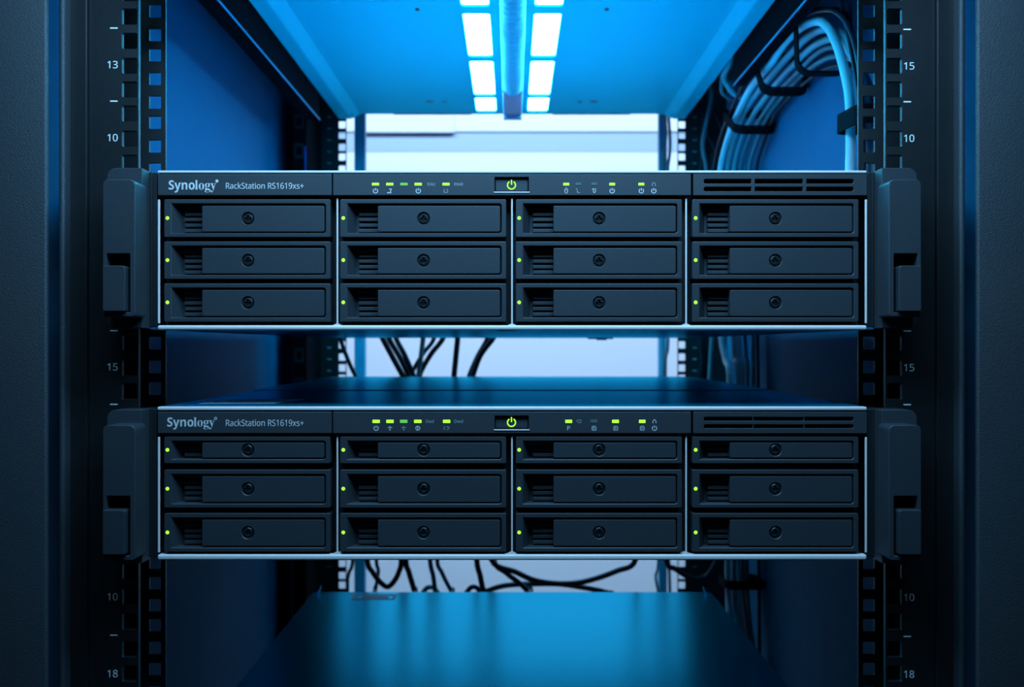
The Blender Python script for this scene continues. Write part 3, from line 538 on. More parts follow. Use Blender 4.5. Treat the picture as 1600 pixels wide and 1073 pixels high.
# ================================================================== the rack cabinet
FLOOR = -3072
TOPZ = 930  # rack kept low so its unseen top panel shuts out the rear lamp
HOLES_FRONT = [541 - y for y in (-98, -60, -22, 5, 26, 63.9, 103, 139.9, 177.4, 216.8, 254.5, 293, 331, 369, 407, 445, 483, 536.5, 574.5, 611, 650, 688, 726, 764, 802, 840, 893.5, 932.4, 971, 1014, 1052, 1090, 1128, 1166)]
HOLES_FRONT.remove(541 - 5)
HOLES_FRONT.insert(3, 541 + 11)
HOLES_INNER = [541 - y for y in (-51, -19, 17.5, 54.5, 86, 123, 159.7, 191.4, 228.4, 264.5, 297, 334, 371, 403, 440, 477, 505, 536, 573, 607, 645, 682, 714, 751, 788, 820, 853, 879.5, 911.5, 945.8, 977, 1012.5, 1045.5, 1082, 1119, 1151)]
HOLES_REAR = [541 - y for y in (90, 109, 128, 143, 162, 178, 194.7, 211, 230, 245, 264, 281, 300, 315, 334, 352, 370, 388, 406, 424, 442, 460, 478, 496, 519, 538.7, 557.7, 574.7, 591, 610, 628, 646, 664, 682, 700, 718, 736, 754, 772, 790, 808, 826, 844, 862, 880, 898.9, 914, 932, 950, 968, 986)]

rack = thing('server_rack', 'black open server rack cabinet with square-holed rails and number marks holding the servers', 'server rack', (0, 900, FLOOR))
RZ = -FLOOR   # parts of the rack are written relative to its base
def rk(m, name, material, **kw):
    # rack parts were collected in scene u; the rack Empty stands at (0, 900, FLOOR)
    for v in m.bm.verts:
        v.co -= Vector((0, 900, FLOOR))
    return m.build(name, material, rack, **kw)
def rks(m, name, material, parent, **kw):
    for v in m.bm.verts:
        v.co -= Vector((0, 900, FLOOR))
    return m.build(name, material, parent, **kw)

def fz(py):
    return 541 - py
K1 = 1 + 42 / DU      # plane of the numbered rails
KR = 1 + 1849 / DU    # plane of the rear rails
TICKS = {-1: [44, 158, 516.5, 631.5, 992], 1: [46, 159, 517, 632, 994]}
NUMS = {-1: [('13', 101), ('10', 215), ('15', 573), ('10', 932), ('18', 1052)],
        1: [('15', 103), ('10', 216), ('15', 574), ('10', 933), ('18', 1053)]}
NUMX = {-1: 176, 1: 1420.5}
TICKX = {-1: 178, 1: 1417.5}

for s in (-1, 1):
    side = 'left' if s < 0 else 'right'
    def X(a, b):
        return (s * a, s * b) if s > 0 else (s * b, s * a)
    # numbered mounting rail: front flange with square holes, web behind it
    m = MB()
    x0, x1 = X(600, 679)
    hx = s * 614.5
    m.perforated(x0, x1, 42, 50, FLOOR + 60, TOPZ, [(hx - 12, hx + 12, z * K1 - 12.5, z * K1 + 12.5) for z in HOLES_FRONT])
    m.box(*X(672, 679), 50, 142, FLOOR + 60, TOPZ)
    r = rk(m, 'mounting_rail', M['rail'])
    # numbers and marks printed on it
    for txt, py in NUMS[s]:
        w = 8.2
        m = MB()
        cx = (NUMX[s] - 800) * K1
        cz = fz(py) * K1
        m.plate(text_loops([(txt, 's')], cx - w, cx + w, cz - 5.8, 11.6), 41.6, 42.1)
        rks(m, 'rack_unit_number', M['print_rail'], r)
    for py in TICKS[s]:
        m = MB()
        cx = (TICKX[s] - 800) * K1
        cz = fz(py) * K1
        m.box(cx - 6, cx + 6, 41.6, 42.1, cz - 1.0, cz + 1.0)
        rks(m, 'rack_unit_mark', M['print_rail'], r)
    # second flange behind it
    m = MB()
    x0, x1 = X(593, 672)
    KI = 1 + 142 / DU
    hx = s * 611
    m.perforated(x0, x1, 142, 147, FLOOR + 60, TOPZ, [(hx - 10, hx + 10, z * KI - 10.8, z * KI + 10.8) for z in HOLES_INNER], 2.0, 0.5)
    rk(m, 'inner_rail', M['rail'])
    # round-edged support post beside the rail
    m = MB()
    m.box(*X(680, 708), 34, 60, FLOOR + 60, TOPZ, 1.0)
    rk(m, 'support_post', M['rail'])
    m = MB()
    m.box(*X(706, 716), 14, 44, FLOOR + 60, TOPZ, 4.5, 4)
    rk(m, 'post_edge', M['coat'], smooth=40)
    # textured front frame
    m = MB()
    m.box(*X(697, 880), -62, -52, FLOOR + 60, TOPZ, 4.0, 4)
    m.box(*X(790, 880), -52, 90, FLOOR + 60, TOPZ)
    rk(m, 'front_frame', M['coat'], smooth=40)
    # side panel
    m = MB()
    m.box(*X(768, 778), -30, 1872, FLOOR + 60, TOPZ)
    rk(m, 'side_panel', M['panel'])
    # rear rail with holes
    m = MB()
    x0, x1 = X(581, 672)
    hx = s * 596
    m.perforated(x0, x1, 1849, 1855, FLOOR + 60, TOPZ, [(hx - 12, hx + 12, z * KR - 12.5, z * KR + 12.5) for z in HOLES_REAR], 3.0, 0.5)
    rr = rk(m, 'rear_rail', M['rail'])
    for i in range(40):
        z = (541 - 183 - i * 18.0) * KR
        m = MB()
        m.box(*X(634, 648), 1848.5, 1849.2, z - 2, z + 2)
        rks(m, 'rack_unit_mark', M['print_dim'], rr)
    # plate joining the rear rail to the side panel
    m = MB()
    m.box(*X(672, 768), 1862, 1870, FLOOR + 60, TOPZ)
    for z in (770, 640, 560, 0, -600):
        m.box(*X(684, 694), 1857, 1862, z, z + 8, 2)
    m.box(*X(700, 708), 1850, 1862, 560, 680, 2)
    rk(m, 'rear_plate', M['rail'])
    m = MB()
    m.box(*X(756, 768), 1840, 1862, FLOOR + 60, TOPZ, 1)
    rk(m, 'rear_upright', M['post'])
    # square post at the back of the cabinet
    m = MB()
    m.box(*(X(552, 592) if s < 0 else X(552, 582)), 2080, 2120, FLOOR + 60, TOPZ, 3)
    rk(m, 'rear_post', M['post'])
    # angle runner that carries the shelf
    m = MB()
    m.extrude_profile([(s * 610, 850), (s * 610, 716), (s * (651 if s < 0 else 640), 716), (s * (651 if s < 0 else 640), 721), (s * 616, 721), (s * 616, 850)], 150, 1523 if s < 0 else 1130)
    if s < 0:
        m.box(*X(611, 616), 1523, 1850, 796, 850)
        m.box(*X(607, 611), 1640, 1654, 806, 818, 2)
        m.box(*X(607, 611), 1662, 1676, 806, 818, 2)
    rk(m, 'shelf_runner', M['runner'])
    m = MB()
    m.box(*X(607, 610), 150, 1523 if s < 0 else 1130, 715, 719, 0.8)  # lighter coloured strip standing in for the runner's lit edge
    rk(m, 'runner_lit_edge', M['post'])
for (za, zb_) in ((75, 258), (-325, -112)):
    for s in (-1, 1):
        def X(a, b):
            return (s * a, s * b) if s > 0 else (s * b, s * a)
        m = MB()
        m.box(*X(556, 566), 50, 1200, za, zb_, 1)
        m.box(*X(566, 672), 51, 139, zb_ - 6, zb_, 1)  # wide flanges added to shade the side panel from the light strips
        m.box(*X(566, 646), 149, 420, zb_ - 6, zb_, 1)
        m.box(*X(646, 672), 149, 280 if s > 0 else 420, zb_ - 6, zb_, 1)
        m.box(*X(672, 766), 149, 345 if s > 0 else 420, zb_ - 6, zb_, 1)
        rk(m, 'slide_rail_baffle', M['rail'])
m = MB(); m.box(-880, 880, -62, 2120, FLOOR, FLOOR + 60, 2); rk(m, 'plinth', M['coat'])
m = MB(); m.box(-880, 880, -62, 2120, TOPZ, TOPZ + 30, 2); rk(m, 'top_panel', M['coat'])

# power strip standing in the rear left corner of the cabinet
pdu = thing('power_strip', 'dark upright power strip in the rear left corner, beside the left rear rail', 'power strip', (-690, 1720, FLOOR + 60.4))
H_ = 850 - FLOOR - 60
m = MB(); m.box(-22, 22, -115, 122, 0, H_, 3); m.build('housing', M['runner'], pdu)
m = MB(); m.box(16, 20, -116.5, -114, H_ - 310, H_ - 200, 0.8); m.build('display_stripe', M['stripe'], pdu)
for i in range(14):
    m = MB()
    z = H_ - 120 - i * 95
    m.plate([rrect(-18, 13, z - 24, z + 24, 4), list(reversed(rrect(-12, 7, z - 14, z + 14, 3)))], -117.5, -115, 0.5)
    m.build('socket', M['rail'], pdu)

# ================================================================== lit shelf at the top
shelf = thing('equipment_shelf', 'pale metal shelf tray seen from below above the upper server, carrying light strips', 'shelf', (0, 950, 795))
m = MB()
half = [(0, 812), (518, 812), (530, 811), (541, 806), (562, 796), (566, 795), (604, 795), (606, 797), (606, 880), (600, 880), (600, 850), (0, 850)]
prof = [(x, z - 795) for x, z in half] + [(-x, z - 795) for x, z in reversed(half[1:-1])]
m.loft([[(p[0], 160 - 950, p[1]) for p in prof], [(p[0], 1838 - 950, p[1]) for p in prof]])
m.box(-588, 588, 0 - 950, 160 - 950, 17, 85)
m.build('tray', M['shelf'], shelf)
m = MB()
m.box(-588, 588, -10 - 950, 0 - 950, 566 - 795, 900 - 795, 3)  # unseen panel added to keep the front lamp out of the rack
m.box(-640, 640, 26 - 950, 41.5 - 950, 640 - 795, 900 - 795, 1)
m.box(-588, 588, 0 - 950, 26 - 950, 660 - 795, 900 - 795)
m.build('light_baffle', M['coat'], shelf)
for s in (-1, 1):
    # dark patches painted as the shade in stamped slots and screw holes
    KC = lambda py: 812 / (541 - py)
    def ceil_pt(px, py):
        k = KC(py)
        return ((px - 800) * k if s > 0 else -(px - 800) * k, (k - 1) * DU)
    x0, y0 = ceil_pt(863, 178.2); x1, _ = ceil_pt(985, 178.2)
    m = MB()
    m.plate([rrect(min(x0, x1), max(x0, x1), y0 - 950 - 9, y0 - 950 + 7, 5)], 812 - 795 - 0.8, 812 - 795 + 3, axis='z')
    m.build('stamped_slot', M['hole'], shelf)
    for (px, py, rx, ry) in ((948, 14.5, 5.5, 9), (906, 159, 8, 8), (928, 158.5, 14, 8)):
        x, y = ceil_pt(px, py)
        m = MB()
        lp = [(x + rx * math.cos(2 * math.pi * i / 20), y - 950 + ry * math.sin(2 * math.pi * i / 20)) for i in range(20)]
        m.plate([lp], 812 - 795 - 0.8, 812 - 795 + 3, axis='z')
        m.build('screw_hole', M['hole'], shelf)
    m = MB()
    m.box(s * 556 - 10, s * 556 + 10, 1790 - 950, 1836 - 950, 2, 16, 2)
    m.build('corner_tab', M['shelf'], shelf)

# light strips
LED_SPANS = [(1.08, 1.27), (1.30, 1.514), (1.547, 1.777), (1.806, 2.048), (2.072, 2.190)]  # first span is out of view, added to brighten the side panel fronts
for s in (-1, 1):
    st = thing('light_strip', 'strip of white glowing light panels ' + ('on the shelf underside, left of the ribbed hose' if s < 0 else 'on the shelf underside, right of the ribbed hose'), 'light', (s * 87, 1000, 804.6), 'light strips under the shelf')
    m = MB()
    m.plate([rrect(-38, 38, (1.06 - 1) * DU - 1000, (2.215 - 1) * DU - 1000, 6)] +
            [list(reversed(rrect(-33, 33, (k0 - 1) * DU - 1000, (k1 - 1) * DU - 1000, 9, 5))) for k0, k1 in LED_SPANS], -1.0, 7.0, axis='z')
    m.build('backing_strip', M['shelf'], st)
    for (k0, k1) in LED_SPANS:
        m = MB()
        m.plate([rrect(-32.9, 32.9, (k0 - 1) * DU - 999.9, (k1 - 1) * DU - 1000.1, 9, 5)], 3.6, 6.0, axis='z')
        m.build('light_panel', M['led'], st)

# ribbed hose between the strips
hose = thing('ribbed_hose', 'pale ribbed cable hose running between the two light strips under the shelf', 'hose', (2, 700, 781))
path = [(0, y, 0) for y in range(-330, 685, 2)]
m = MB()
n = 28
loops = []
for (x, y, z) in path:
    ph = (y / 34.0) % 1.0
    rr = 17.0 + 13.5 * max(0.0, math.sin(math.pi * ph)) ** 0.7
    loops.append([(rr * math.cos(2 * math.pi * i / n), y, rr * math.sin(2 * math.pi * i / n)) for i in range(n)])
m.loft(loops)
m.build('ribbed_tube', M['hose'], hose, smooth=75)
m = MB()
m.box(-31, 31, 684, 1060, -2, 30.8, 3)
m.box(-31, 31, 1030, 1066, -8, -2, 2)
m.build('end_clamp', M['bracket'], hose)

# ================================================================== the servers
def icon_power(m, x, z, r, w, y):
    m.arc(x, z, r, w, 125, 415, y - 0.3, y + 0.1, 26)
    m.stroke([(x, z + r * 0.1), (x, z + r * 1.15)], w, y - 0.3, y + 0.1)

def make_tray(parent, loc, H):
    """drive tray, origin at its top left front corner; x to the right, z downwards negative"""
    bev = 0.9
    o = rrect(0, 260, -H, 0, 2.0, 4)
    o_in = rrect(bev, 260 - bev, -H + bev, -bev, 1.6, 4)
    top = -6.0
    bot = -(H - 5.5)
    op = rrect(10.5, 253.5, bot, top, (0.6, 4.5, 4.5, 0.6), 4)
    op2 = rrect(11.6, 252.6, bot + 0.9, top - 0.9, (0.6, 4.0, 4.0, 0.6), 4)
    op3 = rrect(22.5, 252.2, bot + 1.6, top - 1.2, (0.6, 4.0, 4.0, 0.6), 4)
    m = MB()
    m.loft([[(p[0], 24.5, p[1]) for p in o], [(p[0], bev, p[1]) for p in o], [(p[0], 0.25, p[1]) for p in rrect(0.3, 259.7, -H + 0.3, -0.3, 1.9, 4)],
            [(p[0], 0, p[1]) for p in o_in],
            [(p[0], 0, p[1]) for p in op], [(p[0], 0.8, p[1]) for p in op2], [(p[0], 21, p[1]) for p in op3]], cap0=True, cap1=True)
    tray = m.build('drive_tray', M['tray'], parent, loc)
    # louver at the bottom of the finger recess
    m = MB()
    hh = (top - bot)
    nl = 5 if H > 50 else 3
    for i in range(nl):
        zc = bot + 2 + (hh - 4) * (i + 0.5) / nl
        hs = (hh - 4) / nl * 0.30
        m.box(27, 60, 14 + (i % 2) * 2.0, 21, zc - hs, zc + hs, 0.6)
    m.build('louver', M['tray'], tray)
    # cover plate with the screw hole
    ct = -10.2 if H > 50 else -9.6
    cb = -(H - 8.6)
    sx, sz = 130.5, (ct + cb) / 2 + 0.5
    base = rrect(59, 250.5, cb, ct, (2.0, 2.4, 2.4, 1.2), 3)
    base = dense(base, 2.5)
    inset = dense(rrect(59.8, 249.7, cb + 0.8, ct - 0.8, (2.0, 2.4, 2.4, 1.2), 3), 2.5)
    # both loops need the same point count: scale the outer loop instead
    mx, mz, hx_, hz_ = (59 + 250.5) / 2, (ct + cb) / 2, (250.5 - 59) / 2, (ct - cb) / 2
    inset = [(mx + (p[0] - mx) * (hx_ - 0.8) / hx_, mz + (p[1] - mz) * (hz_ - 0.8) / hz_) for p in base]
    ang = [math.atan2(p[1] - sz, p[0] - sx) for p in base]
    def ring(r):
        return [(sx + r * math.cos(a), sz + r * math.sin(a)) for a in ang]
    yf = 1.2
    m = MB()
    m.loft([[(p[0], 21, p[1]) for p in base], [(p[0], yf + 0.8, p[1]) for p in base], [(p[0], yf + 0.2, p[1]) for p in [(mx + (q[0] - mx) * (hx_ - 0.25) / hx_, mz + (q[1] - mz) * (hz_ - 0.25) / hz_) for q in base]],
            [(p[0], yf, p[1]) for p in inset],
            [(p[0], yf, p[1]) for p in ring(10.6)], [(p[0], yf + 1.4, p[1]) for p in ring(9.4)], [(p[0], yf + 5, p[1]) for p in ring(9.2)]], cap0=False, cap1=True)
    m.build('tray_cover', M['tray'], tray)
    # screw with a cross recess
    cross = [(1.6, 1.6), (1.6, 5.2), (-1.6, 5.2), (-1.6, 1.6), (-5.2, 1.6), (-5.2, -1.6), (-1.6, -1.6), (-1.6, -5.2), (1.6, -5.2), (1.6, -1.6), (5.2, -1.6), (5.2, 1.6)]
    cross = dense(cross, 1.0)
    ca = [math.atan2(p[1], p[0]) for p in cross]
    def cr(r):
        return [(sx + r * math.cos(a), sz + r * math.sin(a)) for a in ca]
    cx_ = [(sx + p[0], sz + p[1]) for p in cross]
    cx2 = [(sx + p[0] * 0.7, sz + p[1] * 0.7) for p in cross]
    m = MB()
    m.loft([[(p[0], yf + 5, p[1]) for p in cr(7.8)], [(p[0], yf + 1.6, p[1]) for p in cr(7.8)], [(p[0], yf + 0.9, p[1]) for p in cr(6.9)],
            [(p[0], yf + 0.7, p[1]) for p in cx_], [(p[0], yf + 3.6, p[1]) for p in cx2]])
    m.build('lock_screw', M['screw'], tray)
    # status light
    m = MB()
    lp = circle(5.2, -H / 2 + 0.2, 2.9, 18)
    m.slab(lp, -0.7, 3, 0.8)
    m.build('status_light', M['green'], tray)
    return tray

TRAY_X = (256, 531, 806, 1082)

def make_server(spec):
    root = thing('rack_server', spec['label'], 'server', (0, 700, spec['zbot']), 'twelve-bay rack servers')
    def L(m):
        for v in m.bm.verts:
            v.co -= Vector((0, 700, spec['zbot']))
        return m
    def part(m, name, material, parent=None, **kw):
        return L(m).build(name, material, parent or root, **kw)
    T0, T1 = spec['top']            # silver lid edge, photo rows
    H0, H1 = spec['head']
    B0, B1 = spec['bottom']
    zt, zb = fz(T0), fz(B1)
    # chassis box behind the front
    m = MB()
    m.box(-552, 552, 34, 1440, zb + 2.5, zt - 2.0, 1.0)
    m.box(-548, 548, 26, 34, zb + 3, zt - 3)
    chassis = part(m, 'chassis', M['inside'])
    # lid in two pieces with a seam, and the bottom sheet
    ys = (spec['seam_k'] - 1) * DU
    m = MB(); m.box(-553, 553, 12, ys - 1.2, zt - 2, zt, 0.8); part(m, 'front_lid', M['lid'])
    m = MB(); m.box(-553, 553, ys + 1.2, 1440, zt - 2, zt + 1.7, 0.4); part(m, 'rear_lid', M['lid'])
    m = MB(); m.box(-553, 553, 12, 1440, zb, zb + 2.5, 0.8)
    for (x, y) in ((-500, 60), (500, 60), (-8, 34)):
        m.box(x - 14, x + 14, y - 5, y + 5, zb - 1.2, zb, 0.6)
    m.box(225, 300, 1330, 1350, zb - 4, zb, 1.5)
    m.box(255, 285, 1370, 1400, zb - 7, zb, 2)
    part(m, 'bottom_sheet', M['lid'])
    # bright edges round the front
    m = MB(); m.box(-554, 554.5, -1, 14, fz(T1), zt, 2.0, 5); part(m, 'top_edge', M['silver'], smooth=50)
    m = MB(); m.box(-554, 554.5, -1, 14, zb, fz(B0), 3.0, 5)
    for cx in (526.5, 800, 1072.5):
        x = cx - 800
        m.loft([[(p[0], y, p[1]) for p in ((x - 9, fz(B0) - 1.0), (x + 9, fz(B0) - 1.0), (x + 1.6, fz(B0) + 2.6), (x - 1.6, fz(B0) + 2.6))] for y in (2, 14)])
    part(m, 'bottom_edge', M['silver'], smooth=50)
    for (a, b) in ((246.3, 249.6), (1351.8, 1355)):
        m = MB(); m.box(a - 800, b - 800, 0, 3, fz(B0) + 3, fz(H1) - 6, 0.8); part(m, 'side_edge', M['silver'])
    for cx in (526.5, 800, 1072.8):
        m = MB(); m.box(cx - 801.3, cx - 798.7, 3, 6, fz(B0), fz(H1) - 4, 0.6); part(m, 'bay_divider', M['silver'])
    # header strip: three pieces
    hz0, hz1 = fz(H1), fz(H0)
    yb = -2.0
    m = MB(); m.slab(rrect(247 - 800, 518.6 - 800, hz0, hz1, 0.8), yb, 24, 1.0)
    name_panel = part(m, 'name_panel', M['plastic'])
    # centre piece with the button opening
    bz0, bz1 = fz(spec['btn'][1]), fz(spec['btn'][0])
    outline = rrect(520.6 - 800, 1079.6 - 800, hz0, hz1, 0.8)
    m = MB(); m.plate([outline, list(reversed(rrect(773 - 800, 826 - 800, bz0, bz1, 0.8)))], yb, 10, 0.8)
    ind_panel = part(m, 'indicator_panel', M['plastic'])
    # right piece with two rows of long vent slots
    ra, rb_ = spec['vents']
    loops = [rrect(1083 - 800, 1354 - 800, hz0, hz1, 0.8)]
    bars = spec['vent_bars']
    for (z1, z0) in ((fz(ra[0]), fz(ra[1])), (fz(rb_[0]), fz(rb_[1]))):
        h = z1 - z0
        r = h / 2 - 0.05
        xs = [(1099.3, bars[0][0]), (bars[0][1], bars[1][0]), (bars[1][1], 1333.5)]
        for i, (a, b) in enumerate(xs):
            rad = (r if i == 0 else 0.5, r if i == 2 else 0.5, r if i == 2 else 0.5, r if i == 0 else 0.5)
            loops.append(list(reversed(rrect(a - 800, b - 800, z0, z1, rad, 5))))
    m = MB(); m.plate(loops, yb, 10, 0.6)
    part(m, 'vent_panel', M['plastic'])
    # lettering
    sx = spec['brand_x']
    m = MB()
    dot = spec['brand_dot']
    extra = [circle(dot[0] - 800, fz(dot[1]), dot[2], 16)]
    if dot[3]:
        extra.append(list(reversed(circle(dot[0] - 800, fz(dot[1]), dot[2] * 0.55, 12))))
    base, cap = fz(spec['brand_base']), spec['brand_cap']
    m.plate(text_loops([('Syno', 'sb')], sx[0] - 800, sx[1] - 800, base, cap), yb - 0.3, yb + 0.1)
    m.plate(thin(text_loops([('logy', 'rb')], sx[1] - 800 + 0.3, sx[2] - 800, base, cap + 1.2), 0.12), yb - 0.3, yb + 0.1)
    m.plate(extra, yb - 0.3, yb + 0.1)
    part(m, 'brand_lettering', M['print'], name_panel)
    m = MB()
    mb_, mc = fz(spec['model_base']), spec['model_cap']
    m.plate(text_loops([('RackStation RS1619xs+', 's')], 353.6 - 800, 475 - 800, mb_, mc), yb - 0.3, yb + 0.1)
    part(m, 'model_lettering', M['print'], name_panel)
    # power button
    m = MB(); m.slab(rrect(774 - 800, 825 - 800, bz0 + 1, bz1 - 1, 0.6), 3.0, 20, 0.8)
    btn = part(m, 'power_button', M['plastic'])
    m = MB()
    zc = (bz0 + bz1) / 2 + 0.2
    m.arc(-0.8, zc - 0.6, 6.2, 1.9, 122, 418, 2.6, 3.1, 36)
    m.stroke([(-0.8, zc + 0.6), (-0.8, zc + 7.2)], 1.9, 2.6, 3.1)
    part(m, 'power_symbol', M['green'], btn)
    m = MB()
    zs = bz0 - 1.4
    m.box(771.5 - 800, 827.5 - 800, -3.2, 2, zs - 0.9, zs + 0.9, 0.5)
    part(m, 'button_sill', M['silver'], ind_panel)
    # indicator lights
    lz = fz(spec['led_y']); lh = spec['led_h'] / 2
    for (x, w, kind) in spec['leds']:
        m = MB(); m.slab(rrect(x - w / 2 - 800, x + w / 2 - 800, lz - lh, lz + lh, 0.6), yb - 0.5, 6, 0.4)
        part(m, 'indicator_light', M[kind], ind_panel)
    # icons
    iz = fz(spec['icon_y'])
    y0_, y1_ = yb - 0.3, yb + 0.1
    for (px, kind, dim) in spec['icons']:
        x = px - 800
        m = MB()
        z = iz
        if kind == 'power':
            icon_power(m, x, z, 3.5, 1.1, yb)
        elif kind == 'arrow':
            m.stroke([(x - 3.5, z - 3), (x + 2.5, z - 3)], 1.4, y0_, y1_)
            m.stroke([(x + 0.5, z - 3), (x + 3, z + 3), (x - 0.5, z + 2.6)], 1.1, y0_, y1_)
        elif kind == 'screen':
            m.stroke([(x - 3, z + 2.5), (x - 3, z - 2.5), (x + 2.5, z - 2.5), (x + 2.5, z + 0.5)], 0.9, y0_, y1_)
            m.stroke([(x + 1, z + 2.5), (x + 3, z + 2)], 0.9, y0_, y1_)
        elif kind == 'capsule':
            m.stroke([(x - 2, z + 2.4), (x - 2, z - 2.4), (x - 1, z - 3.6), (x + 1, z - 3.6), (x + 2, z - 2.4), (x + 2, z + 2.4), (x, z + 3.0), (x - 2, z + 2.4)], 1.0, y0_, y1_)
            m.stroke([(x, z + 4.2), (x, z + 5.2)], 1.0, y0_, y1_)
        elif kind == 'corner':
            m.stroke([(x - 2.5, z + 3.4), (x - 1.5, z + 2.6)], 1.3, y0_, y1_)
            m.stroke([(x - 0.8, z + 1), (x - 0.8, z - 2.8), (x + 3, z - 2.8)], 1.0, y0_, y1_)
        elif kind == 'hook':
            m.stroke([(x - 3, z + 2.4), (x, z + 3.4), (x + 3, z + 2.4)], 1.0, y0_, y1_)
            m.stroke([(x - 1, z + 1.4), (x - 1, z - 2), (x + 0.5, z - 3.2), (x + 2.2, z - 1.6), (x + 2.2, z + 1)], 1.0, y0_, y1_)
        elif kind == 'house':
            z = lz
            m.stroke([(x - 2.4, z - 2.6), (x - 2.4, z + 0.6), (x, z + 3), (x + 2.4, z + 0.6), (x + 2.4, z - 2.6)], 1.1, y0_, y1_)
        elif kind == 'cross':
            m.stroke([(x - 3.4, z + 1), (x + 3.4, z + 1)], 0.9, y0_, y1_)
            m.stroke([(x, z + 3.4), (x, z - 2.6)], 1.1, y0_, y1_)
            m.arc(x, z - 2.4, 0.7, 1.2, 0, 360, y0_, y1_, 10)
        elif kind == 'clock':
            m.arc(x, z, 3.2, 1.0, 0, 360, y0_, y1_, 22)
            m.stroke([(x - 0.6, z - 1.8), (x + 1.0, z + 1.4), (x - 1.2, z + 1.2)], 0.9, y0_, y1_)
        elif kind == 'curl':
            m.arc(x - 1.6, z, 2.6, 0.9, 110, 250, y0_, y1_, 10)
            m.arc(x + 2.0, z + 0.4, 1.9, 0.9, -120, 170, y0_, y1_, 14)
            m.stroke([(x + 0.6, z - 2.4), (x + 2.2, z - 1.6)], 0.9, y0_, y1_)
        elif kind == 'box':
            m.stroke([(x - 3, z - 3), (x - 3, z + 2), (x - 1.5, z + 3.2), (x + 1.5, z + 3.2), (x + 3, z + 2), (x + 3, z - 3), (x - 3, z - 3)], 1.0, y0_, y1_)
            m.stroke([(x - 0.8, z - 1), (x - 0.8, z + 1.4), (x + 1.0, z + 0.2)], 1.0, y0_, y1_)
        elif kind == 'square':
            z = lz
            m.stroke([(x - 1.5, z - 2.2), (x - 1.5, z + 2.2), (x + 3.2, z + 2.2), (x + 3.2, z - 2.2), (x - 0.5, z - 2.2)], 0.8, y0_, y1_)
            m.stroke([(x - 4, z), (x - 3, z + 1.6)], 0.8, y0_, y1_)
        part(m, 'indicator_icon', M['print_dim'] if dim else M['print'], ind_panel)
    for (txt, x0, x1, py, cap_, dim) in spec['captions']:
        m = MB(); m.plate(text_loops([(txt, 's')], x0 - 800, x1 - 800, fz(py), cap_), y0_, y1_)
        part(m, 'indicator_caption', M['print_dim'] if dim else M['print'], ind_panel)
    # drive trays, four columns of three
    for (r0, r1) in spec['rows']:
        src = None
        for tx in TRAY_X:
            loc = (tx - 800, 1 - 700, fz(r0) - spec['zbot'])
            if src is None:
                src = make_tray(root, loc, r1 - r0)
            else:
                copy_part(src, root, loc)
    # ears with pull handles and latch tabs
    e = spec['ear']
    for s in (-1, 1):
        def X(a, b):
            return (s * a, s * b) if s > 0 else (s * b, s * a)
        # block with a rounded outer side
        m = MB()
        x0, x1 = X(566, 620)
        rad = (11, 1, 1, 14) if s < 0 else (1, 11, 14, 1)
        m.slab(rrect(x0, x1, e['bot'], e['top'], rad, 6), -31, 2, 1.0)
        ear = part(m, 'mounting_ear', M['plastic'])
        m = MB()
        m.box(*X(555.5, 616), 2, 41.5, e['bot'] + 3, e['top'] - 1, 1.2)
        m.box(*X(561.5, 566), -1.5, 2, e['bot'] + 3, e['top'] - 1, 0.8)
        part(m, 'ear_plate', M['rail'], ear)
        # handle with a window
        x0, x1 = X(559.6, 608)
        out = rrect(x0, x1, e['h_bot'], e['h_top'], (5, 5, 8.5, 8.5) , 6)
        wx0, wx1 = X(567.4, 602.3)
        m = MB()
        m.plate([out, list(reversed(rrect(wx0, wx1, e['w_bot'], e['w_top'], 1.5, 3)))], -74, -30, 1.3)
        part(m, 'pull_handle', M['plastic'], ear)
        x0, x1 = X(571.5, 604.5)
        rad = (3, 1.5, 4, 0.8) if s < 0 else (1.5, 3, 0.8, 4)
        m = MB()
        m.slab(rrect(x0, x1, e['t_bot'], e['t_top'], rad, 5), -82, -58, 1.0)
        m.box(*X(575, 600), -60, -30, e['t_bot'] + 6, e['t_top'] - 20)
        m.box(*X(566.9, 573), -50, -40, e['t_bot'] + 8, e['t_bot'] + 14, 1)
        part(m, 'latch_tab', M['plastic'], ear)
    if spec.get('sticker'):
        m = MB()
        q = [(-517, 82), (-392, 82), (-368, 205), (-497, 205)]
        m.loft([[(p[0], p[1], zt + 0.05) for p in q], [(p[0], p[1], zt + 0.5) for p in q]])
        part(m, 'lid_label', M['label'], label='pale paper label on the lid')
    return root

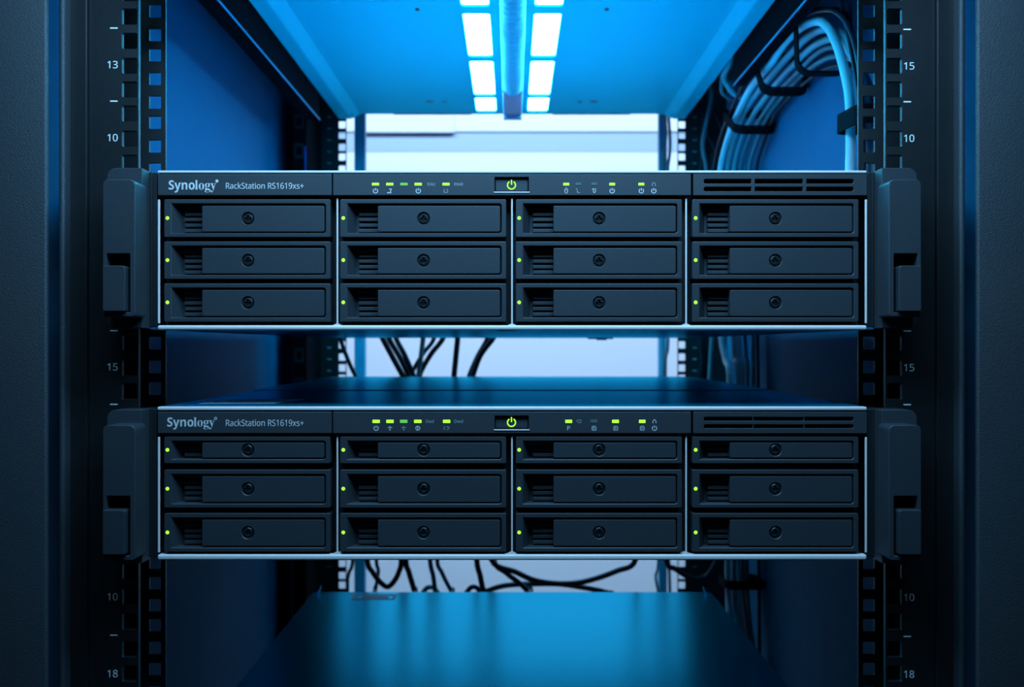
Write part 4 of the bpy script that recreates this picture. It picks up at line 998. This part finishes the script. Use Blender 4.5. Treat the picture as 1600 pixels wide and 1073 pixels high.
upper = dict(label='upper of the two black twelve-bay rack servers, directly below the lit shelf', zbot=fz(515.5),
    top=(266.3, 270.8), head=(272.2, 305.5), bottom=(508, 515.5), rows=[(311, 370.3), (377, 435.8), (442.6, 502.3)], seam_k=1.37,
    btn=(277, 299.4), vents=((279.8, 287), (292, 299)), vent_bars=((1173.5, 1179), (1254, 1259.5)),
    brand_x=(264.3, 305, 338.3), brand_base=296.4, brand_cap=14.3, brand_dot=(339.6, 283.2, 2.4, False), model_base=295.2, model_cap=9.3,
    led_y=288, led_h=4.0, leds=[(587, 11.2, 'green'), (609.2, 11.2, 'green'), (631.4, 11.6, 'green_dim'), (653.6, 11.4, 'green'), (697, 11.2, 'green'),
          (884.6, 9.4, 'green'), (903.6, 9, 'led_off'), (928.3, 9, 'led_off'), (956.3, 9, 'green'), (1001.8, 9.2, 'green')],
    icon_y=298.4, icons=[(587, 'power', 0), (609, 'arrow', 0), (653.8, 'power', 0), (697, 'screen', 1), (884.6, 'capsule', 0), (902.8, 'corner', 1), (928, 'hook', 0), (956.3, 'power', 0), (1001.8, 'power', 0), (1021.2, 'power', 0), (1021.2, 'house', 1)],
    captions=[('RIAU', 668, 680, 290.4, 4.6, 1), ('RNAB', 710, 723.5, 290.4, 4.6, 1)],
    ear=dict(top=273, bot=28, h_top=248, h_bot=44, w_top=137.5, w_bot=51, t_top=119.3, t_bot=52))
lower = dict(label='lower of the two black twelve-bay rack servers, with a pale sticker on its lid', zbot=fz(875),
    top=(635.3, 641.2), head=(643, 676.8), bottom=(866.2, 875), rows=[(682, 724), (734, 793.4), (802, 862)], seam_k=1.366,
    btn=(649.3, 670), vents=((651, 657.2), (662.7, 668.8)), vent_bars=((1175.8, 1177.4), (1255.3, 1256.7)),
    brand_x=(262, 303, 336), brand_base=666, brand_cap=14, brand_dot=(337.5, 653.4, 2.3, True), model_base=665.2, model_cap=9.8,
    led_y=658, led_h=5.0, leds=[(588, 11.4, 'green'), (609.6, 11.4, 'green'), (631, 11.6, 'green_dim'), (653, 11.6, 'green'), (698, 11.4, 'green'),
          (888.5, 10.6, 'green'), (927.8, 11, 'led_off'), (961.5, 10.6, 'green'), (1003.2, 10, 'green')],
    icon_y=668.6, icons=[(588, 'power', 0), (609.5, 'cross', 0), (631, 'cross', 1), (653, 'clock', 0), (698, 'curl', 1), (904.5, 'square', 1), (928, 'box', 0), (961.8, 'box', 0), (1003.2, 'box', 0), (1022.3, 'power', 0), (1022.3, 'house', 0)],
    captions=[('Dwd', 665.5, 678, 660.4, 5.0, 1), ('Dwd', 710, 723.5, 660.4, 5.0, 1), ('P', 886.2, 890.6, 671.8, 6.6, 0)],
    ear=dict(top=-97, bot=-332, h_top=-117, h_bot=-318, w_top=-222.5, w_bot=-311, t_top=-242, t_bot=-307.5), sticker=True)
make_server(upper)
make_server(lower)

# chassis below, only its lid in view
low = thing('equipment_chassis', 'blue-lit metal equipment chassis below the lower server, only its lid in view', 'server', (0, 600, -800))
def lowp(m, name, material, **kw):
    for v in m.bm.verts:
        v.co -= Vector((0, 600, -800))
    return m.build(name, material, low, **kw)
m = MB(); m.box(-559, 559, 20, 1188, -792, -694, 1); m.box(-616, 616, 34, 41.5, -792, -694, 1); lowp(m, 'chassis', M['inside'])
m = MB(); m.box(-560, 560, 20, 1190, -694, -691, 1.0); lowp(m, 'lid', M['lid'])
for s in (-1, 1):
    m = MB()
    m.loft([[(s * 540 + a, 1150 + b, -691 + c) for a, b, c in ((-3, -6, 0), (3, -6, 0), (3, 6, 0), (-3, 6, 0))], [(s * 534 + a, 1172 + b, -671 + c) for a, b, c in ((-1, -4, 0), (1, -4, 0), (1, 4, 0), (-1, 4, 0))]])
    lowp(m, 'corner_tab', M['lid'])
m = MB()
m.plate([rrect(-440, -320, 1110, 1160, 3), list(reversed(rrect(-432, -328, 1118, 1152, 2)))], -691, -690, axis='z')
m.box(-410, -340, 1128, 1140, -691, -690)
lowp(m, 'lid_label', M['label'], label='pale label at the rear edge of the lid')

# ================================================================== cables
def px_path(pts, k=None, x=None):
    """points (px, py) or (px, py, k) of the photograph set at depth ratio k, or on the plane x = const"""
    out = []
    for p in pts:
        kk = p[2] if len(p) > 2 else (k if x is None else x / (p[0] - 800))
        out.append(((p[0] - 800) * kk, (kk - 1) * DU, (541 - p[1]) * kk))
    return out

RUNS = []
def cable(pts, r, material, label, group=None, sub=6):
    RUNS.append((smooth_path(pts, sub), r))
    c = Vector(pts[0])
    m = MB()
    m.tube([tuple(Vector(p) - c) for p in pts], r, 12, sub)
    return tag(m.build('cable', M[material], None, tuple(c), smooth=50), label, 'cable', group)

G1 = 'cables bundled along the right side panel'


def bundle(pts, X, z, xq, r, material, label):
    """run in the plane x = X, then back along the side of the server at height z to a plug at its rear"""
    a = px_path(pts, x=X)
    y = a[-1][1]
    a += [(X, y + 30, z + 30), (X, y + 80, z), (X, 700, z), (X, 1190, z), (X - 12, 1240, z), (min(X - 40, 620), 1310, z), (590, 1400, z), (580, 1480, z), (xq + 40, 1530, z), (xq, 1500, z), (xq, 1470, z), (xq, 1441, z)]
    cable(a, r, material, label, G1)
bundle([(1152, 1200), (1144, 1030), (1137, 890), (1141, 610), (1133, 560), (1127, 525), (1122, 420), (1122, 330), (1125.6, 266), (1138, 214), (1156, 171), (1176, 133), (1203.6, 100.6), (1226, 68), (1249, 45), (1276.5, 33), (1294, 43), (1309, 73), (1322, 121), (1328, 161), (1329, 226), (1328, 267), (1327, 305)], 664, 212, 500,
       9.5, 'cable_white', 'thick pale cable on the outer edge of the bundle, dropping white behind the right rail')
bundle([(1172, 1200), (1160, 1030), (1146, 890), (1152.5, 600), (1148, 560), (1146, 525), (1134, 420), (1133, 330), (1136, 267), (1148, 214), (1163, 176), (1186, 141), (1211, 111), (1239, 80), (1262, 58), (1284, 46), (1306, 48), (1326, 68), (1342, 112), (1349, 200), (1350, 300)], 685, 190, 460,
       9, 'cable_grey', 'grey cable second from the outer edge of the strapped bundle')
bundle([(1178, 1200), (1166, 1030), (1153, 890), (1160, 600), (1157, 560), (1154, 525), (1146, 420), (1143, 330), (1146, 266), (1159, 214), (1176, 181), (1201, 146), (1224, 118), (1256, 85), (1278, 68), (1304, 62), (1330, 84), (1350, 140), (1360, 220), (1362, 300)], 704, 168, 420,
       8, 'cable_grey', 'grey cable in the middle of the strapped bundle')
bundle([(1186, 1200), (1174, 1030), (1160, 890), (1168, 600), (1166, 560), (1164, 525), (1158, 420), (1154, 330), (1157, 264), (1171, 214), (1186, 189), (1219, 141), (1239, 121), (1271, 88), (1296, 74), (1326, 82), (1352, 120), (1372, 200), (1374, 300)], 720, 146, 380,
       6.5, 'cable_mid', 'slate cable fourth from the outer edge of the strapped bundle')
bundle([(1192, 1200), (1180, 1040), (1167, 890), (1177, 600), (1177, 560), (1177, 525), (1172, 420), (1168, 330), (1171, 264), (1181, 226), (1203, 176), (1244, 126), (1276, 100), (1304, 88), (1336, 96), (1362, 140), (1384, 220), (1386, 300)], 734, 126, 340,
       6.5, 'cable_mid', 'slate cable on the inner edge of the strapped bundle')
bundle([(1188, 1200), (1186, 900), (1184, 520), (1180, 330), (1182, 264), (1192, 226), (1213, 176), (1250, 137), (1282, 112), (1310, 102), (1340, 112), (1370, 170), (1392, 240), (1394, 300)], 748, 106, 300,
       5.5, 'cable_dark', 'dark thin cable lying against the side panel behind the bundle')
# blue-black cable and clear tube beside the white drop
bundle([(1112, 430), (1113, 330), (1115, 266), (1127, 212), (1145, 166), (1165, 126), (1193, 92), (1215, 59), (1240, 34), (1272, 19), (1294, 16), (1308, 20), (1324, 38), (1337, 75), (1343, 110), (1347, 180), (1349, 270), (1349, 330)], 657.5, 86, 260,
       5, 'cable_dark', 'blue-black cable arching above the white drop, near the right rail')
bundle([(1330, -168), (1319, -60), (1314, 0), (1323, 45), (1332, 90), (1341, 151), (1343, 220), (1343, 280)], 672, 64, 220,
       4, 'cable_dark', 'glossy black cable hanging close against the white drop by the right rail')
# loops crossing from behind the shelf edge into the bundle
cable([(628, 1240, 850), (624, 1236, 812)] + px_path([(1131, 118, 1.87), (1138, 135, 1.87), (1150, 148, 1.875), (1162, 152, 1.88), (1172, 151, 1.88)]),
      8.5, 'cable_grey', 'grey cable looping from behind the shelf edge into the strapped bundle', G1)
cable([(623, 1340, 850), (623, 1336, 806)] + px_path([(1128, 142, 1.915), (1136, 151, 1.925), (1148, 157, 1.935)]),
      6, 'cable_mid', 'short slate cable under the grey loop beside the shelf edge', G1)

# straps round the bundle: each is fitted to the cables that pass through it
def strap(px, py, x, tang, label, width=26, reach=95):
    k = x / (px - 800)
    c = Vector((x, (k - 1) * DU, (541 - py) * k))
    ax = Vector(tang).normalized()
    vx = Vector((1, 0, 0)); vx = (vx - ax * vx.dot(ax)).normalized()
    ux = ax.cross(vx)
    us, vs2 = [], []
    for path, r in RUNS:
        q = min(path, key=lambda p: abs((p - c).dot(ax)) + (1000 if (p - c).length > reach else 0))
        if (q - c).length > reach:
            continue
        near = [p for p in path if (p - c).length < reach * 1.3 and abs((p - c).dot(ax)) < width * 0.5 + 6]
        for p in near + [q]:
            us += [(p - c).dot(ux) - r, (p - c).dot(ux) + r]
            vs2 += [(p - c).dot(vx) - r, (p - c).dot(vx) + r]
    u0, u1, v0, v1 = min(us) - 7, max(us) + 7, min(vs2) - 6, min(max(vs2) + 6, 763 - x)
    m = MB()
    rings = []
    rr = min(u1 - u0, v1 - v0) * 0.25
    for d, a in ((0, -0.5), (4, -0.5), (4, 0.5), (0, 0.5)):
        rings.append([m.bm.verts.new(ux * p[1] + vx * p[0] + ax * (width * a)) for p in rrect(v0 - d, v1 + d, u0 - d, u1 + d, rr + d, 8)])
    N = len(rings[0])
    for q in range(4):
        a, b2 = rings[q], rings[(q + 1) % 4]
        for i in range(N):
            m.bm.faces.new((a[i], a[(i + 1) % N], b2[(i + 1) % N], b2[i]))
    tag(m.build('cable_strap', M['velcro'], None, tuple(c), smooth=50), label, 'cable strap', 'black straps on the cable bundle')
strap(1282, 52, 700, (0.0, -1.0, 0.10), 'black strap at the top of the arched cable bundle')
strap(1218, 112, 703, (-0.0, -0.62, 0.55), 'black strap halfway up the arched cable bundle')
strap(1166, 186, 702, (0.0, -0.42, 0.8), 'black strap lowest on the arched cable bundle, beside the rear cables')
strap(1329, 190, 660, (0, -0.05, 1), 'black strap round the white cable drop behind the right rail', 36, 78)
strap(1158, 908, 705, (0, 0.05, 1), 'black strap on the dim cables right of the lowest chassis')

# dark cables at the rear, right of the shelf
G2 = 'dark rear cables right of the shelf'
cable(px_path([(1111, 137), (1111, 155), (1105, 186), (1098, 226), (1104, 264), (1112, 330), (1118, 430), (1112, 530), (1108, 600), (1103, 700)], k=2.16), 7, 'cable_mid', 'slate cable bowing left between the rear rail and the bundle', G2)
cable(px_path([(1107, 137), (1113, 166), (1128, 201), (1138, 240), (1143, 330), (1143, 430)], k=2.19), 5.5, 'cable_dark', 'dark cable slanting right from the shelf corner to the bundle', G2)
cable(px_path([(1099, 180), (1101, 196), (1108, 214), (1123, 246), (1135, 290), (1140, 400)], k=2.215), 5.5, 'cable_dark', 'thin dark cable slanting low behind the bowed slate cable', G2)
cable(px_path([(1095, 138), (1095, 155), (1097, 190), (1100, 216), (1092, 300), (1090, 420), (1093, 530), (1096, 560), (1092, 600), (1096, 700)], k=2.237), 4.5, 'cable_dark', 'thin black cable running down close beside the right rear rail', G2)

# cables linking the backs of the two servers
G3 = 'cables between the servers'
def link_(pts, r, k, ztop, zlow, material, label, xt=0, xl=0):
    """plugged into the upper server at height ztop and into the lower one at zlow"""
    a = px_path(pts, k)
    y = a[0][1]
    x0, x1 = a[0][0] + xt, a[-1][0] + xl
    cable([(x0, 1441, ztop), (x0, 1458, ztop), (x0, y - 10, ztop - 3), (x0, y, ztop - 16)] + a + [(x1, y, zlow + 16), (x1, y - 10, zlow + 3), (x1, 1458, zlow), (x1, 1441, zlow)], r, material, label, G3)
link_([(598, 529), (614, 559), (632, 592)], 9, 2.015, 72, -140, 'cable_dark', 'dark cable slanting right, leftmost of the crossed cables between the servers', -16, 12)
link_([(608, 529), (625, 559), (641, 592)], 8.5, 2.029, 92, -160, 'cable_dark', 'dark cable slanting right, second of the crossed cables between the servers', -20, 14)
link_([(619, 529), (633, 556), (648, 592)], 8.5, 2.043, 112, -180, 'cable_dark', 'dark cable slanting right, third of the crossed cables between the servers', -24, 16)
link_([(661, 529), (657, 563), (653.5, 592)], 8, 2.057, 72, -200, 'cable_mid', 'slate upright cable in the middle of the crossed cables between the servers')
link_([(678, 529), (662, 551), (647, 576), (643, 592)], 7, 2.083, 130, -240, 'cable_dark', 'dark cable slanting left behind the upright slate cable between the servers', 20, -8)
link_([(692, 529), (675, 551), (661, 574), (655, 592)], 8.5, 2.070, 106, -220, 'cable_dark', 'dark cable slanting left, last of the crossed cables between the servers', 24, -10)
link_([(715, 529), (712, 560), (709, 592)], 9, 2.03, 72, -140, 'cable_dark', 'dark upright cable standing alone between the servers')
link_([(770, 529), (750, 556), (737, 592)], 9, 2.015, 72, -140, 'cable_dark', 'dark bent cable right of the lone upright one between the servers', 16, -8)
link_([(761, 529), (745, 558), (731, 592)], 7, 2.03, 96, -164, 'cable_dark', 'thinner dark cable tucked against the bent cable between the servers', 14, -8)
link_([(533, 529), (545, 565), (558, 592)], 7, 2.06, 80, -140, 'cable_dark', 'dark cable slanting past the left rear rail between the servers', 20, 10)

# cables below the lower server
G4 = 'cables below the lower server'
def riser(p, zq):
    """up behind the lower server and into its back at height zq"""
    x, y, z = p
    return [(x, 1441, zq), (x, 1458, zq), (x, y - 10, zq - 3), (x, y, zq - 16), (x, y, -520)]
def to_low(e, zq):
    x, y, z = e
    return [(x, y, zq + 14), (x, y - 10, zq + 3), (x, 1400, zq), (x, 1300, zq), (x, 1191, zq)]
def hang(pts, r, k, z0, material, label, z1=None, low_z=None, extra=None):
    a = px_path(pts, k)
    q = riser(a[0], z0) + a
    if z1 is not None:
        q += list(reversed(riser(a[-1], z1)))
    elif low_z is not None:
        q += to_low(a[-1], low_z)
    elif extra:
        q += extra
    cable(q, r, material, label, G4)
def from_floor(pts, r, k, material, label):
    a = px_path(pts, k)
    p0, p1 = a[0], a[-1]
    cable([(p0[0] - 20, p0[1], -3011), (p0[0] - 14, p0[1], -2000), (p0[0] - 6, p0[1], -1250)] + a + [(p1[0] + 6, p1[1], -1250), (p1[0] + 14, p1[1], -2000), (p1[0] + 20, p1[1], -3011)], r, material, label, G4)
hang([(574, 874), (582.5, 894), (594, 909), (606, 916.5), (617, 906), (624, 891), (627, 874)], 8.5, 2.015, -310, 'cable_dark', 'dark cable hanging in a deep U below the lower server', z1=-310)
hang([(634, 874), (639, 894), (648, 924)], 9, 2.03, -290, 'cable_dark', 'dark cable dropping steeply just right of the hanging U', low_z=-782)
hang([(588, 874), (591, 892), (586, 924)], 6, 2.045, -270, 'cable_mid', 'slate cable dropping behind the hanging U', low_z=-782)
hang([(672, 874), (677, 900), (680, 924)], 7.5, 2.015, -310, 'cable_mid', 'slate upright cable below the middle of the lower server', low_z=-782)
hang([(683, 874), (690, 893), (698, 910), (707, 926)], 7, 2.03, -290, 'cable_mid', 'slate cable slanting right with a dark plug near its foot', low_z=-782)
hang([(745, 874), (750, 898), (755, 924)], 9, 2.015, -310, 'cable_dark', 'thick dark upright cable left of the wide sagging loops', low_z=-782)
hang([(768, 874), (805, 893), (838, 907), (879, 911.8), (917, 907.5), (963, 892), (993, 874)], 9, 2.03, -290, 'cable_dark', 'dark cable sagging in a wide shallow loop below the lower server', z1=-310)
hang([(772, 874), (790, 894), (812, 911), (828, 926)], 8.5, 2.045, -250, 'cable_dark', 'dark cable slanting down through the wide sagging loop', low_z=-782)
from_floor([(736, 1010), (748, 932), (764, 922), (790, 914.5), (829, 912), (870, 912), (902, 916), (946, 925), (962, 936), (972, 1010)], 9, 2.09, 'cable_dark', 'dark cable arching just above the rear edge of the lowest lid')
from_floor([(655, 1010), (657, 940), (664, 921.5), (672.5, 917), (681, 921.5), (688, 940), (690, 1010)], 8, 2.075, 'cable_mid', 'low slate cable hump at the lid edge below the slate upright cable')
from_floor([(722, 1010), (725, 940), (732, 921.5), (740, 916.5), (748, 921.5), (755, 940), (757, 1010)], 8, 2.06, 'cable_dark', 'low dark cable hump at the lid edge left of the wide loop')
hang([(551, 874), (545, 896), (543, 926)], 6, 2.2, -300, 'cable_dark', 'thin dark cable beside the left rear rail below the lower server', extra=[(-560, 1782, -1250), (-566, 1782, -2000), (-570, 1782, -3011)])
hang([(1041, 874), (1056, 889), (1078, 902), (1096, 903), (1108, 896), (1121, 874), (1128, 850), (1130, 800)], 9, 2.11, -290, 'cable_dark', 'dark cable looping across the right rear rail below the lower server')
# pale upright cables at the right rear post
G5 = 'upright cables beside the right rear post'
cable(px_path([(1044, 152), (1045, 186), (1047, 230), (1042, 300), (1044, 520), (1040, 560), (1039, 600), (1040, 760), (1046, 900), (1047, 1000)], k=2.36), 6, 'cable_mid', 'slate cable running down beside the right rear post', G5)
cable(px_path([(1036, 150), (1037, 175), (1041, 210), (1036, 262), (1034, 400), (1036, 540), (1034, 700), (1029, 870), (1024.5, 900), (1029, 930), (1034, 1000)], k=2.34), 5, 'cable_mid', 'thin slate cable bulging left of the right rear post', G5)
